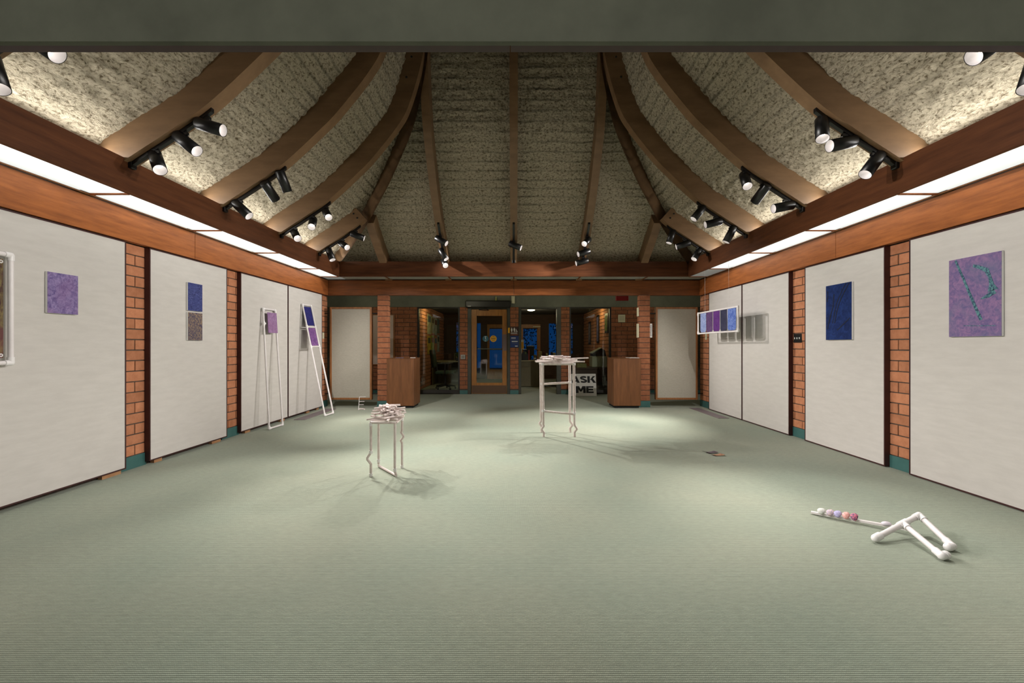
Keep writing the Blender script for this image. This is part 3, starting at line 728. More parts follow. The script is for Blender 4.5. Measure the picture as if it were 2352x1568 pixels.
for yy in (6.76, 7.60): MB().tube([(HX, yy, hz1), (HX - 0.005, yy, 2.503)], 0.0012, 6).build('string', PAPER, t)

# ------------------------------------------------------------------ floor sculptures
def leg_path(x, y, z0, z1, kink=None, amp=0.035, dirn=(-1, 0)):
    pts = [Vector((x, y, z1))]
    if kink:
        for zz, aa in kink: pts.append(Vector((x + dirn[0] * aa, y + dirn[1] * aa, zz)))
    pts.append(Vector((x, y, z0))); return pts
def sticks(t, cx, cy, z0, rx, ry, n, l0, l1, hgt, r, seed):
    q = random.Random(seed)
    for i in range(n):
        lv = i / n; a = q.uniform(0, math.pi); ln = q.uniform(l0, l1) * (1 - 0.35 * lv)
        px_, py_ = cx + q.uniform(-rx, rx) * (1 - 0.75 * lv), cy + q.uniform(-ry, ry) * (1 - 0.75 * lv)
        z = z0 + r + hgt * lv; d = Vector((math.cos(a), math.sin(a), q.uniform(-0.10, 0.10))).normalized()
        p = Vector((px_, py_, z)); MB().tube([p - d * ln / 2, p + d * ln / 2], r * q.uniform(0.85, 1.15), 6, smooth=False).build('stick', PVC_WARM, t)
# low stool
t = thing('pipe_stool_sculpture', (-1.2, 4.18, 0), 'low white pipe stool heaped with short white sticks, casting crossed shadows', 'sculpture')
r = 0.0118; ZT = 0.495
A = (-1.313, 4.032); Bq = (-1.338, 4.345); C = (-1.078, 4.02); D = (-1.098, 4.312)
def leg(t, pts, r=r): MB().tube(pts, r, 12).build('leg', PVC_WARM, t)
def sleeves(t, ps, r=r):
    for p, q in ps:
        g = MB(); fit(g, p, q, r * 1.35, 0.03); g.build('coupling', FITTING, t)
leg(t, [(*A, ZT), (*A, 0.235), (A[0] - 0.004, A[1], 0.215), (A[0] - 0.032, A[1], 0.17), (A[0] - 0.03, A[1], 0.155), (A[0], A[1], 0.115), (*A, 0.09), (*A, 0.0)])
leg(t, [(*D, ZT), (*D, 0.37), (D[0] - 0.008, D[1], 0.35), (D[0] + 0.014, D[1], 0.315), (D[0] + 0.012, D[1], 0.30), (D[0] - 0.012, D[1], 0.27), (D[0], D[1], 0.245), (*D, 0.0)])
leg(t, [(*Bq, ZT), (*Bq, 0.03)]); leg(t, [(C[0] - 0.01, C[1], ZT), (C[0] - 0.012, C[1], 0.05), (*C, 0.02)])
MB().tube([(*Bq, 0.0135), (*C, 0.0135)], r, 12).build('foot_bar', PVC_WARM, t)
sleeves(t, [((*A, ZT), (*A, 0)), ((*A, 0.24), (*A, 0)), ((*A, 0.03), (*A, 0)), ((*D, 0.03), (*D, 0)), ((*D, ZT), (*D, 0)), ((*Bq, 0.08), (*Bq, 0)), ((C[0] - 0.012, C[1], 0.08), (C[0] - 0.006, C[1], 0))])
for p, q in ((A, C), (C, D), (D, Bq), (Bq, A)): MB().tube([(*p, ZT), (*q, ZT)], r, 12).build('top_rail', PVC_WARM, t)
for k in range(9):
    y = 4.06 + k * 0.03; MB().tube([(-1.325, y, ZT + 0.014), (-1.07, y + 0.01, ZT + 0.014)], 0.0065, 6).build('stick', PVC_WARM, t)
sticks(t, -1.19, 4.17, ZT + 0.018, 0.125, 0.13, 60, 0.14, 0.27, 0.115, 0.0095, 3)
# tall stand
t = thing('pipe_stand_sculpture', (0.59, 5.93, 0), 'tall white pipe stand topped with long white sticks', 'sculpture')
r2 = 0.0165; ZT = 0.962
A = (0.395, 5.79); Bq = (0.805, 5.79); C = (0.785, 6.08); D = (0.385, 6.08)
def leg2(p, sx, kz=0.12):
    x, y = p; leg(t, [(x - 0.012, y, ZT), (x - 0.006, y, kz + 0.06), (x, y, kz + 0.04), (x + sx * 0.026, y, kz), (x + sx * 0.024, y, kz - 0.012), (x - sx * 0.004, y, kz - 0.05), (x, y, 0)], r2)
leg2(A, -1, 0.105); leg2(Bq, 1, 0.11); leg2(C, 1, 0.11); leg2(D, -1, 0.13)
for p, q in ((A, Bq), (Bq, C), (C, D), (D, A)):
    MB().tube([(p[0] - 0.012, p[1], ZT), (q[0] - 0.012, q[1], ZT)], r2, 12).build('top_rail', PVC_WARM, t)
MB().tube([(0.385, 6.08, 0.668), (0.775, 6.08, 0.692)], r2 * 0.9, 12).build('rung', PVC_WARM, t)
MB().tube([(0.39, 5.79, 0.338), (0.80, 5.79, 0.298)], r2 * 0.9, 12).build('rung', PVC_WARM, t)
for p in (A, Bq, C, D):
    x, y = p; sleeves(t, [((x - 0.012, y, ZT + 0.012), (x - 0.012, y, 0))], r2)
sleeves(t, [((0.39, 5.79, 0.36), (0.39, 5.79, 0)), ((0.80, 5.79, 0.33), (0.80, 5.79, 0)), ((0.385, 6.08, 0.69), (0.385, 6.08, 0)), ((0.778, 6.08, 0.71), (0.778, 6.08, 0))], r2)
q = random.Random(8)
for k in range(8):
    y = 5.80 + k * 0.036; off = q.uniform(-0.06, 0.08)
    MB().tube([(0.34 + off, y, ZT + 0.026), (0.86 + off * 1.2, y + q.uniform(-0.02, 0.02), ZT + 0.026)], 0.0095, 8, smooth=False).build('stick', PVC_WARM, t)
for i in range(26):
    lv = i / 26; a = q.gauss(0, 0.5); ln = q.uniform(0.24, 0.50) * (1 - 0.45 * lv); px_ = 0.58 + q.uniform(-0.14, 0.12) * (1 - 0.6 * lv); py_ = 5.93 + q.uniform(-0.12, 0.12) * (1 - 0.6 * lv)
    z = ZT + 0.045 + 0.055 * lv; d = Vector((math.cos(a), math.sin(a), q.uniform(-0.06, 0.06))).normalized(); p = Vector((px_, py_, z))
    MB().tube([p - d * ln / 2, p + d * ln / 2], 0.0085, 8, smooth=False).build('stick', PVC_WARM, t)
MB().tube([(0.55, 5.86, ZT + 0.055), (1.005, 5.90, ZT + 0.075)], 0.009, 8).build('stick', PVC_WARM, t)
# crawling pipe figure with painted stones
t = thing('crawling_pipe_sculpture', (2.35, 2.75, 0), 'low white pipe sculpture with three feet and a rod of painted stones', 'sculpture')
r = 0.0165; foot1 = Vector((2.205, 2.676, 0.028)); apex = Vector((2.605, 2.82, 0.112)); f2 = Vector((2.395, 2.455, 0.026)); f3 = Vector((2.572, 2.575, 0.026))
tee = foot1.lerp(apex, 0.62)
MB().tube([foot1, apex], r, 14).build('pipe', PVC, t); MB().tube([apex, f3], r, 14).build('pipe', PVC, t); MB().tube([tee, f2], r * 0.94, 14).build('pipe', PVC, t)
elbow(t, apex, foot1, f3, 0.0205, 0.045)
g = MB(); d = (apex - foot1).normalized(); g.tube([tee - d * 0.04, tee + d * 0.04], 0.0205, 14); fit(g, tee, f2, 0.0205, 0.05); g.build('tee_fitting', FITTING, t)
g = MB(); d = (apex - foot1).normalized(); g.tube([foot1, foot1 + d * 0.045], 0.0225, 14); g.ball(foot1, 0.0225, 8); g.build('end_cap', FITTING, t)
for f_, a_ in ((f2, tee), (f3, apex)):
    side = Vector((0.036, 0.012, 0)) if f_ is f2 else Vector((-0.040, -0.014, 0))
    g = MB(); fit(g, f_, a_, 0.0205, 0.05); g.ball(f_, 0.0225, 8); g.tube([f_, f_ + side * 0.6], 0.0205, 14); g.build('elbow_fitting', FITTING, t)
    g = MB(); g.ball(f_ + side * 0.9, 0.0235, 8, (1, 1, 1)); g.tube([f_ + side * 0.45, f_ + side * 0.8], 0.0235, 14); g.build('end_cap', FITTING, t)
ra = onfloor(1863, 1180); rb = onfloor(2090, 1227); ra.z = 0.012; rb.z = 0.03
d = (rb - ra).normalized(); sdv = Vector((-d.y, d.x, 0)).normalized() * 0.011
MB().prism([ra - sdv, rb - sdv, rb + sdv, ra + sdv], (0, 0, -0.006), (0, 0, 0.008)).build('rod', PVC, t)
st = [(1886, 1184, (226, 226, 222), (206, 206, 200)), (1906, 1189, (224, 196, 186), (180, 170, 200)), (1923, 1194, (168, 160, 208), (196, 190, 222)), (1942, 1198, (226, 150, 142), (236, 190, 184)), (1961, 1203, (222, 120, 140), (74, 72, 110))]
for i, (px_, py_, c1, c2) in enumerate(st):
    f_ = (px_ - 1863) / (2090 - 1863.0); p = onfloor(px_, py_ + 2); p = ra.lerp(rb, ((p - ra).dot(d)) / (rb - ra).length)
    M = Matrix.Translation(p + Vector((0, 0, 0.017))) @ Matrix.Rotation(0.85, 4, (1, -0.5, 0)) @ Matrix.Rotation(i * 0.7, 4, 'Z')
    g = MB(); prof = []; seg = 16; rows = [(0.6, 0.0), (0.95, 0.004), (1.0, 0.012), (0.93, 0.018), (0.5, 0.022), (0.01, 0.0235)]; vs = []; fs = []
    for rr, hh in rows:
        for k in range(seg):
            an = 2 * math.pi * k / seg; w_ = 0.0235 * (1 + 0.10 * math.cos(2 * an + i) + 0.07 * math.cos(3 * an + 2 * i)); vs.append(M @ Vector((rr * w_ * math.cos(an), rr * w_ * math.sin(an), hh)))
    for a in range(len(rows) - 1):
        for k in range(seg): fs.append((a * seg + k, a * seg + (k + 1) % seg, (a + 1) * seg + (k + 1) % seg, (a + 1) * seg + k))
    g.add(vs, fs, True); g.build('painted_stone', mat('stone_%d' % i, c1, 0.6, c2, 130, detail=3, lo=0.42, hi=0.58), t)
pm = ra.lerp(rb, 0.78); MB().ball(pm + Vector((0, 0, 0.012)), 0.024, 8, (1.3, 0.9, 0.6)).build('wrap', mat('clear_wrap', (214, 206, 216), 0.3), t)
MB().ball(ra.lerp(rb, 0.94) + Vector((0, 0, 0.012)), 0.02, 8, (1.2, 0.9, 0.6)).build('wrap', MATS['clear_wrap'], t)
# small ladder piece by the back board
t = thing('small_rung_sculpture', (-2.91, 8.23, 0), 'tiny white pipe post with three rungs standing by the back board', 'sculpture')
MB().tube([(-2.91, 8.23, 0), (-2.895, 8.23, 0.245)], 0.006, 8).build('post', PVC, t)
for zz, ln in ((0.242, 0.12), (0.155, 0.10), (0.095, 0.09)): MB().tube([(-2.91 + zz * 0.06, 8.23, zz), (-2.91 + zz * 0.06 + ln, 8.23, zz + 0.002)], 0.005, 8).build('rung', PVC, t)
MB().tube([(-2.91 + 0.055 * math.cos(a) + 0.055, 8.23 - 0.04 * math.sin(a), 0.012) for a in np.linspace(math.pi, 2 * math.pi, 10)], 0.012, 8).build('foot', PVC_WARM, t)
# two cards on the floor
for (px_, py_), c, lab in (((1631, 1040), (110, 96, 104), 'small mauve grey card lying on the carpet'), ((1646, 1046), (188, 142, 112), 'small tan card lying on the carpet beside the grey one')):
    p = onfloor(px_, py_); g = MB(); vs = []; fs = []
    for i in range(7):
        u = i / 6 - 0.5
        for v in (-0.03, 0.03): vs.append(p + Vector((u * 0.13 - v * 0.4, v, 0.004 + 0.05 * u * u)))
    n_ = len(vs); vs += [v + Vector((0, 0, 0.0025)) for v in vs]
    for i in range(6):
        a = 2 * i; fs += [(a, a + 2, a + 3, a + 1), (n_ + a, n_ + a + 1, n_ + a + 3, n_ + a + 2), (a, n_ + a, n_ + a + 2, a + 2), (a + 1, a + 3, n_ + a + 3, n_ + a + 1)]
    g.add(vs, fs); tag(g.build('card', mat('card_%d' % px_, c, 0.6, tuple(int(v * 0.8) for v in c), 30)), lab, 'card')
# floor grilles
GR = mat('grille_metal', (128, 116, 118), 0.5)
for s, n, y0, y1 in ((-1, 'left', 7.1, 8.35), (1, 'right', 7.25, 8.45)):
    x0, x1 = sorted((s * 3.38, s * 3.56)); t = thing('floor_grille', (s * 3.47, (y0 + y1) / 2, 0), 'mauve metal floor grille along the %s wall near the far corner' % n, 'grille')
    for a, b_ in ((x0, x0 + 0.012), (x1 - 0.012, x1)): B(a, b_, y0, y1, 0.0, 0.007).build('frame_bar', GR, t)
    for a in (y0, y1 - 0.012): B(x0 + 0.012, x1 - 0.012, a, a + 0.012, 0, 0.007).build('frame_bar', GR, t)
    k = x0 + 0.022
    while k < x1 - 0.02: B(k, k + 0.008, y0 + 0.012, y1 - 0.012, 0, 0.006).build('slat', GR, t); k += 0.017

# switch plates
def plate(name, s, yc, zc, w, h, m, label, toggles, tm):
    x0, x1 = sorted((s * (WB - 0.001), s * (WB - 0.009)))
    o = tag(MB().bev(x0, x1, yc - w / 2, yc + w / 2, zc - h / 2, zc + h / 2, 0.002).build(name, m), label, 'switch')
    for k in range(toggles):
        y = yc + (k - (toggles - 1) / 2) * w / (toggles + 0.3); a, b_ = sorted((s * (WB - 0.009), s * (WB - 0.016)))
        MB().bev(a, b_, y - 0.006, y + 0.006, zc - 0.012, zc + 0.012, 0.002).build('toggle', tm, o)
plate('switch_plate', -1, 8.58, 1.40, 0.075, 0.12, CREAM, 'cream light switch on the left brick edge by the far corner', 1, CREAM)
plate('switch_plate', 1, 8.50, 1.38, 0.075, 0.12, CREAM, 'cream light switch on the right brick edge by the hanging frame', 1, CREAM)
plate('switch_plate', 1, 5.76, 1.30, 0.16, 0.115, BLACK, 'dark three-gang switch plate between the right wall panels', 3, PAPER)

# ------------------------------------------------------------------ back of the room: pillars, boards, plinths
for s, n in ((-1, 'left'), (1, 'right')):
    x0, x1 = sorted((s * 2.455, s * 2.665))
    c = B(x0 + 0.008, x1 - 0.008, 8.588, 8.712, 0, 2.198).build('brick_pillar', MORTAR); struct(c, 'slim brick pillar beside the %s wooden plinth' % n)
    z = BASE + 0.006
    while z < 2.17:
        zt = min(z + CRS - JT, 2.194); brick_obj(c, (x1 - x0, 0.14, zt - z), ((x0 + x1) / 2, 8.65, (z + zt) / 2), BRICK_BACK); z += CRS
    MB().bev(x0 - 0.005, x1 + 0.005, 8.575, 8.725, 0, BASE, 0.003).build('vinyl_skirting', TEAL, c)
    # pivoting notice board
    bx0, bx1 = sorted((s * 2.79, s * 3.615))
    t = thing('pivot_board', ((bx0 + bx1) / 2, 8.68, 0.14), 'linen covered notice board in oak frame beside the %s brick pillar' % n, 'notice board')
    fz0, fz1 = 0.142, 1.962; y0, y1 = 8.62, 8.70; fw = 0.038
    B(bx0 + fw * 0.9, bx1 - fw * 0.9, y0 + 0.008, y1 - 0.008, fz0 + fw * 0.9, fz1 - fw * 0.9).build('linen_face', LINEN, t)
    for a, b_ in ((bx0, bx0 + fw), (bx1 - fw, bx1)): MB().bev(a, b_, y0, y1, fz0, fz1, 0.003).build('frame_bar', OAK, t)
    for a in (fz0, fz1 - fw): MB().bev(bx0 + fw, bx1 - fw, y0, y1, a, a + fw, 0.003).build('frame_bar', OAK, t)
    for zz in (0.26, 1.84):
        a, b_ = (bx1, s * 2.66) if s < 0 else (s * 2.66, bx0)
        MB().tube([(min(a, b_), 8.66, zz), (max(a, b_), 8.66, zz)], 0.010, 8).build('pivot_rod', BLACK, t)
        a, b_ = (s * 3.74, bx0) if s < 0 else (bx1, s * 3.74)
        MB().tube([(a, 8.66, zz), (b_, 8.66, zz)], 0.010, 8).build('pivot_rod', BLACK, t)
    # plinth
    px0, px1 = sorted((s * 1.92, s * 2.462))
    t = thing('wooden_plinth', ((px0 + px1) / 2, 8.72, 0), 'square brown wooden plinth in front of the %s brick pillar' % n, 'plinth')
    if s < 0: px0 = -2.445
    else: px1 = 2.445
    MB().bev(px0, px1, 8.44, 9.0, 0.045, 0.955, 0.004).build('body', LECTERN, t)
    MB().box(px0 + 0.03, px1 - 0.03, 8.47, 8.97, 0.0, 0.045).build('toe_kick', INK, t)
    MB().bev(px0 - 0.006, px1 + 0.006, 8.434, 9.006, 0.955, 0.962, 0.002).build('top', LECTERN, t)
def papers(loc, w, d, h, rz, m, label):
    b = MB(); c = Vector(loc)
    b.box(c.x - w / 2, c.x + w / 2, c.y - d / 2, c.y + d / 2, c.z, c.z + h, Matrix.Rotation(rz, 3, 'Z')); return tag(b.build('leaflet_stack', m), label, 'papers')
papers((-2.24, 8.62, 0.962), 0.15, 0.11, 0.006, 0.2, mat('blue_leaflet', (90, 100, 130), 0.7), 'blue grey leaflets on the left wooden plinth')
papers((-1.99, 8.66, 0.962), 0.08, 0.08, 0.009, -0.1, PAPER, 'small white paper pile at the corner of the left plinth')
papers((2.33, 8.62, 0.962), 0.19, 0.26, 0.009, 0.05, PAPER, 'white paper stack on the right wooden plinth')

# ------------------------------------------------------------------ glazed back wall
GY = 10.9; GS = GY / F
gx = lambda px: (px - CX) * GS
gz = lambda py: CH - (py - CY) * GS
LZ = 2.165
wb = struct(empty('wall_back', (0, GY, 0)))
zones = [(-5.0, gx(958)), (gx(1056), gx(1074)), (gx(1171.6), gx(1191)), (gx(1288.6), gx(1308)), (gx(1404), 5.0)]
for i, (a, b_) in enumerate(zones):
    B(a, b_, GY + 0.009, GY + 0.14, 0, LZ).build('mortar_core', MORTAR, wb)
    va, vb = max(a, -3.75), min(b_, 3.75)
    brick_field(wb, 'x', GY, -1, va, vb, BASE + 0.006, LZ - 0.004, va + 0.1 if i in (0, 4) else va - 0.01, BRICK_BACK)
    MB().bev(a, b_, GY - 0.006, GY + 0.012, 0, BASE * 0.8, 0.002).build('vinyl_skirting', TEAL, wb)
    if i in (1, 2, 3): MB().bev(a + 0.004, b_ - 0.004, GY + 0.14, GY + 0.15, 0, LZ, 0.002).build('back_face', BRICK, wb)
struct(B(-5, 5, GY - 0.01, GY + 0.15, LZ, 2.7).build('lintel_back', CONCRETE), 'grey concrete lintel over the glazed back wall')
def window(name, x0, x1):
    e = struct(empty(name, ((x0 + x1) / 2, GY + 0.06, 0)))
    fw = 0.04
    for a, b_ in ((x0, x0 + fw), (x1 - fw, x1)): MB().bev(a, b_, GY + 0.0, GY + 0.11, 0, LZ, 0.003).build('window_frame', DARKFRAME, e)
    MB().bev(x0 + fw, x1 - fw, GY, GY + 0.11, LZ - 0.035, LZ, 0.003).build('window_frame', DARKFRAME, e)
    MB().bev(x0 + fw, x1 - fw, GY, GY + 0.11, 0, 0.10, 0.003).build('window_frame', DARKFRAME, e)
    B(x0 + fw, x1 - fw, GY + 0.05, GY + 0.056, 0.10, LZ - 0.035).build('pane', GLASS, e); return e
window('window_1', gx(958), gx(1056)); window('window_2', gx(1308), gx(1404))
# entrance door
e = struct(empty('door_1', (gx(1122), GY + 0.05, 0)))
MB().bev(gx(1074), gx(1082), GY - 0.01, GY + 0.12, 0, LZ, 0.004).build('door_frame', GREYFRAME, e)
MB().bev(gx(1165), gx(1171.6), GY - 0.01, GY + 0.12, 0, LZ, 0.004).build('door_frame', GREYFRAME, e)
MB().bev(gx(1082), gx(1165), GY, GY + 0.12, gz(709.5), LZ, 0.004).build('door_frame', GREYFRAME, e)
lx0, lx1, g0, g1 = gx(1082.6), gx(1164.4), gx(1094.5), gx(1153.5); lz1 = gz(710); gt, gb = gz(725), gz(879); dy0, dy1 = GY + 0.03, GY + 0.075
MB().bev(lx0, g0, dy0, dy1, 0.01, lz1, 0.004).build('door_stile', DOORWOOD, e); MB().bev(g1, lx1, dy0, dy1, 0.01, lz1, 0.004).build('door_stile', DOORWOOD, e)
MB().bev(g0, g1, dy0, dy1, gt, lz1, 0.004).build('door_rail', DOORWOOD, e); MB().bev(g0, g1, dy0, dy1, 0.01, gb, 0.004).build('door_rail', DOORWOOD, e)
B(g0, g1, dy0 + 0.02, dy0 + 0.026, gb, gt).build('pane', GLASS, e)
B(lx0 + 0.01, lx1 - 0.01, dy0 - 0.002, dy0, 0.02, gz(885)).build('kick_plate', mat('kick_plate', (96, 72, 54), 0.4, metal=0.3), e)
B(gx(1154.5), gx(1164), dy0 - 0.003, dy0, gz(805), gz(767.5)).build('push_plate', mat('push_plate', (120, 104, 100), 0.35, metal=0.5), e)
MB().tube([(gx(1096), dy0 + 0.09, gz(801)), (gx(1153), dy0 + 0.09, gz(801))], 0.014, 10).build('push_bar', STEEL, e)
def decal(parent, cx, cz, r, m, y, name):
    M = Matrix.Translation((cx, y, cz)) @ Matrix.Rotation(math.pi / 2, 4, 'X'); return MB().lathe([(0.0005, 0), (r, 0), (r, 0.0015), (0.0005, 0.0015)], M, 24, False).build(name, m, parent)
TEALD = mat('teal_sticker', (28, 92, 108), 0.5); YEL = mat('yellow_sticker', (228, 168, 24), 0.5)
py_ = dy0 + 0.0195
k = decal(e, gx(1115), gz(777.5), 0.075, TEALD, py_, 'sticker')
w_ = lambda x0, x1, z0, z1, m, par, y=py_ - 0.002, nm='print': B(x0, x1, y - 0.001, y, z0, z1).build(nm, m, par)
w_(gx(1113), gx(1117), gz(773.5), gz(772.5), PAPER, k); w_(gx(1114.4), gx(1115.4), gz(778), gz(773.5), PAPER, k); w_(gx(1114.4), gx(1117), gz(779), gz(778), PAPER, k); w_(gx(1113), gx(1116.5), gz(783), gz(782), PAPER, k)
k = decal(e, gx(1133), gz(777.5), 0.083, YEL, py_, 'sticker')
for zz, hw in ((772, 2.5), (776, 5.5), (778.5, 5.0), (782, 3.5)): w_(gx(1133 - hw), gx(1133 + hw), gz(zz + 0.5), gz(zz - 0.4), INK, k)
# door operator above, and the sensor boxes
o = tag(MB().bev(gx(1070), gx(1173), GY - 0.14, GY - 0.012, gz(707), gz(691), 0.02).build('door_operator', mat('operator_black', (34, 31, 26), 0.45)), 'long dark door operator box above the glazed door', 'door operator')
B(gx(1075), gx(1083), GY - 0.1415, GY - 0.139, gz(704.6), gz(703.4)).build('print', PAPER, o)
MB().tube([(gx(1112), GY - 0.06, gz(707)), (gx(1122), GY - 0.03, gz(712)), (gx(1100), GY + 0.02, gz(711))], 0.01, 8).build('closer_arm', BLACK, o)
o = tag(MB().bev(gx(1174.5), gx(1182.5), GY - 0.06, GY - 0.012, gz(697), gz(680), 0.006).build('wall_chime', CREAM), 'small cream box on the lintel right of the door operator', 'sensor')
MB().bev(gx(1176), gx(1181), GY - 0.07, GY - 0.06, gz(694), gz(683), 0.003).build('cover', CREAM, o)
o = tag(MB().tube([(gx(1139.5), GY - 0.05, gz(691)), (gx(1139.5), GY - 0.05, gz(681))], [0.022, 0.010], 10).build('wall_bell', mat('brass_green', (170, 170, 90), 0.4)), 'small yellow green fitting standing on the door operator', 'fitting')
MB().bev(gx(1138), gx(1141), GY - 0.06, GY - 0.012, gz(685), gz(683.5), 0.002).build('bracket', CREAM, o)
o = tag(MB().bev(gx(1058.2), gx(1068.8), GY - 0.02, GY - 0.001, gz(824.5), gz(814.2), 0.004).build('door_button', STEEL), 'square steel door button on the brick left of the door', 'button')
MB().bev(gx(1060), gx(1067), GY - 0.025, GY - 0.02, gz(822.7), gz(816), 0.003).build('push_pad', mat('dull_steel', (120, 116, 108), 0.5, metal=0.6), o)
# signs on the pier
o = tag(B(gx(1172.6), gx(1190.6), GY - 0.012, GY - 0.002, gz(770), gz(751)).build('restroom_sign', mat('sign_maroon', (56, 22, 24), 0.5)), 'maroon restroom sign with white figures on the brick pier', 'sign')
def poly(pts, m, par, y=GY - 0.012, nm='pictogram'): return MB().prism([(gx(a), y, gz(b_)) for a, b_ in pts], (0, -0.002, 0), (0, 0, 0)).build(nm, m, par)
def circ(cx, cy, r, m, par, y=GY - 0.012): return poly([(cx + r * math.cos(a), cy + r * math.sin(a)) for a in np.linspace(0, 2 * math.pi, 12, endpoint=False)], m, par, y)
circ(1175.4, 753.2, 0.9, PAPER, o); poly([(1174.4, 754.2), (1176.4, 754.2), (1177.6, 758.6), (1176.4, 758.8), (1176.6, 762.4), (1174.2, 762.4), (1174.4, 758.8), (1173.2, 758.6)], PAPER, o)
circ(1181.4, 753.2, 0.9, PAPER, o); poly([(1179.6, 754.2), (1183.2, 754.2), (1183.2, 758.6), (1182.4, 758.6), (1182.4, 762.4), (1180.4, 762.4), (1180.4, 758.6), (1179.6, 758.6)], PAPER, o)
circ(1185.6, 756, 0.7, PAPER, o); poly([(1185.2, 756.8), (1186.2, 756.8), (1186.4, 759), (1188, 759.2), (1189, 762), (1188, 762.4), (1187.2, 760.2), (1185.4, 760.2)], PAPER, o)
c_ = [(1186 + 2.0 * math.cos(a), 760.6 + 2.0 * math.sin(a)) for a in np.linspace(0.3, math.pi * 1.25, 9)]; poly(c_ + [(1186 + 1.3 * math.cos(a), 760.6 + 1.3 * math.sin(a)) for a in np.linspace(math.pi * 1.25, 0.3, 9)], PAPER, o)
poly([(1173.4, 764.3), (1188.4, 764.3), (1188.4, 765.6), (1173.4, 765.6)], PAPER, o, nm='print'); poly([(1173.2, 767.6), (1189, 767.6), (1189, 768.6), (1173.2, 768.6)], mat('sign_orange', (190, 120, 90), 0.6), o, nm='print')
o = tag(B(gx(1171.8), gx(1191.4), GY - 0.012, GY - 0.002, gz(797.5), gz(771)).build('information_sign', mat('sign_blue', (20, 48, 110), 0.5)), 'blue sign with pale text lines under the restroom sign', 'sign')
for a, b_, c_ in ((1174, 1184.5, 776), (1175.3, 1189, 783.8), (1183, 1189, 794.5)): poly([(a, c_ - 0.9), (b_, c_ - 0.9), (b_, c_ + 0.9), (a, c_ + 0.9)], PAPER, o, nm='print')
for a, b_, c_ in ((1174, 1184, 779.8), (1175.5, 1188, 787.5)): poly([(a, c_ - 0.6), (b_, c_ - 0.6), (b_, c_ + 0.6), (a, c_ + 0.6)], mat('sign_faint', (90, 92, 110), 0.6), o, nm='print')
o = tag(B(gx(1166.8), gx(1171), GY - 0.016, GY - 0.0105, gz(764.5), gz(752.5)).build('yellow_notice', YEL), 'small yellow sticker on the grey door jamb', 'sticker')
# open doorway
e = struct(empty('doorway', (gx(1240), GY + 0.05, 0)))
MB().bev(gx(1191), gx(1197.3), GY - 0.008, GY + 0.13, 0, LZ, 0.004).build('door_frame', GREYFRAME, e)
MB().bev(gx(1278.5), gx(1288.6), GY - 0.008, GY + 0.13, 0, LZ, 0.004).build('door_frame', GREYFRAME, e)
MB().bev(gx(1197.3), gx(1278.5), GY - 0.008, GY + 0.13, gz(709), LZ, 0.004).build('door_frame', GREYFRAME, e)
# exit sign, notices on right brick
ESY = 9.7
p0 = at(1415, 690, ESY); p1 = at(1444, 678, ESY)
o = tag(MB().bev(p0.x, p1.x, ESY, ESY + 0.06, p0.z, 2.44, 0.006).build('exit_sign', mat('exit_red', (120, 8, 10), 0.5, emit=((110, 4, 6), 0.06))), 'dim red exit sign hanging below the passage ceiling', 'exit sign')
MB().tube([((p0.x + p1.x) / 2, ESY + 0.03, 2.44), ((p0.x + p1.x) / 2, ESY + 0.03, 2.5)], 0.01, 8).build('stem', STEEL, o)
o = tag(MB().bev(gx(1419.5), gx(1435.5), GY - 0.03, GY - 0.001, gz(740), gz(722.5), 0.004).build('thermostat', CREAM), 'cream square control box high on the right brick wall', 'control box')
B(gx(1422), gx(1433), GY - 0.032, GY - 0.03, gz(736), gz(725)).build('face_plate', mat('plate_cream', (196, 190, 162), 0.5), o)
for (x0, x1, z0, z1, lab) in ((2.438, 2.4525, at(0, 726, 8.62).z, at(0, 706, 8.62).z, 'slim cream notice high on the side of the right pillar'), (2.432, 2.4525, at(0, 775, 8.62).z, at(0, 743, 8.62).z, 'slim cream notice lower on the side of the right pillar')):
    tag(MB().bev(x0, x1, 8.60, 8.70, z0, z1, 0.003).build('pillar_notice', CREAM), lab, 'notice')
o = tag(MB().bev(2.668, 2.712, 8.595, 8.66, at(0, 775, 8.6).z, at(0, 743, 8.6).z, 0.003).build('thermometer', PAPER), 'white gauge strip on the outer edge of the right pillar', 'gauge')
B(2.682, 2.692, 8.5935, 8.595, at(0, 772, 8.6).z, at(0, 746, 8.6).z).build('scale', INK, o)
# small board on the left brick wall behind the pillar
t = thing('wall_board', (gx(884), GY - 0.03, gz(838)), 'narrow pale board on the brick wall behind the left pillar', 'notice board')
B(gx(850), gx(904), GY - 0.025, GY - 0.002, gz(836), gz(724)).build('face', mat('pink_linen', (206, 184, 172), 0.9), t)
for a, b_ in ((gx(847), gx(850)), (gx(904), gx(907))): B(a, b_, GY - 0.03, GY - 0.002, gz(838), gz(722)).build('frame_bar', OAK, t)
for a, b_ in ((gz(838), gz(836)), (gz(724), gz(722))): B(gx(850), gx(904), GY - 0.03, GY - 0.002, a, b_).build('frame_bar', OAK, t)
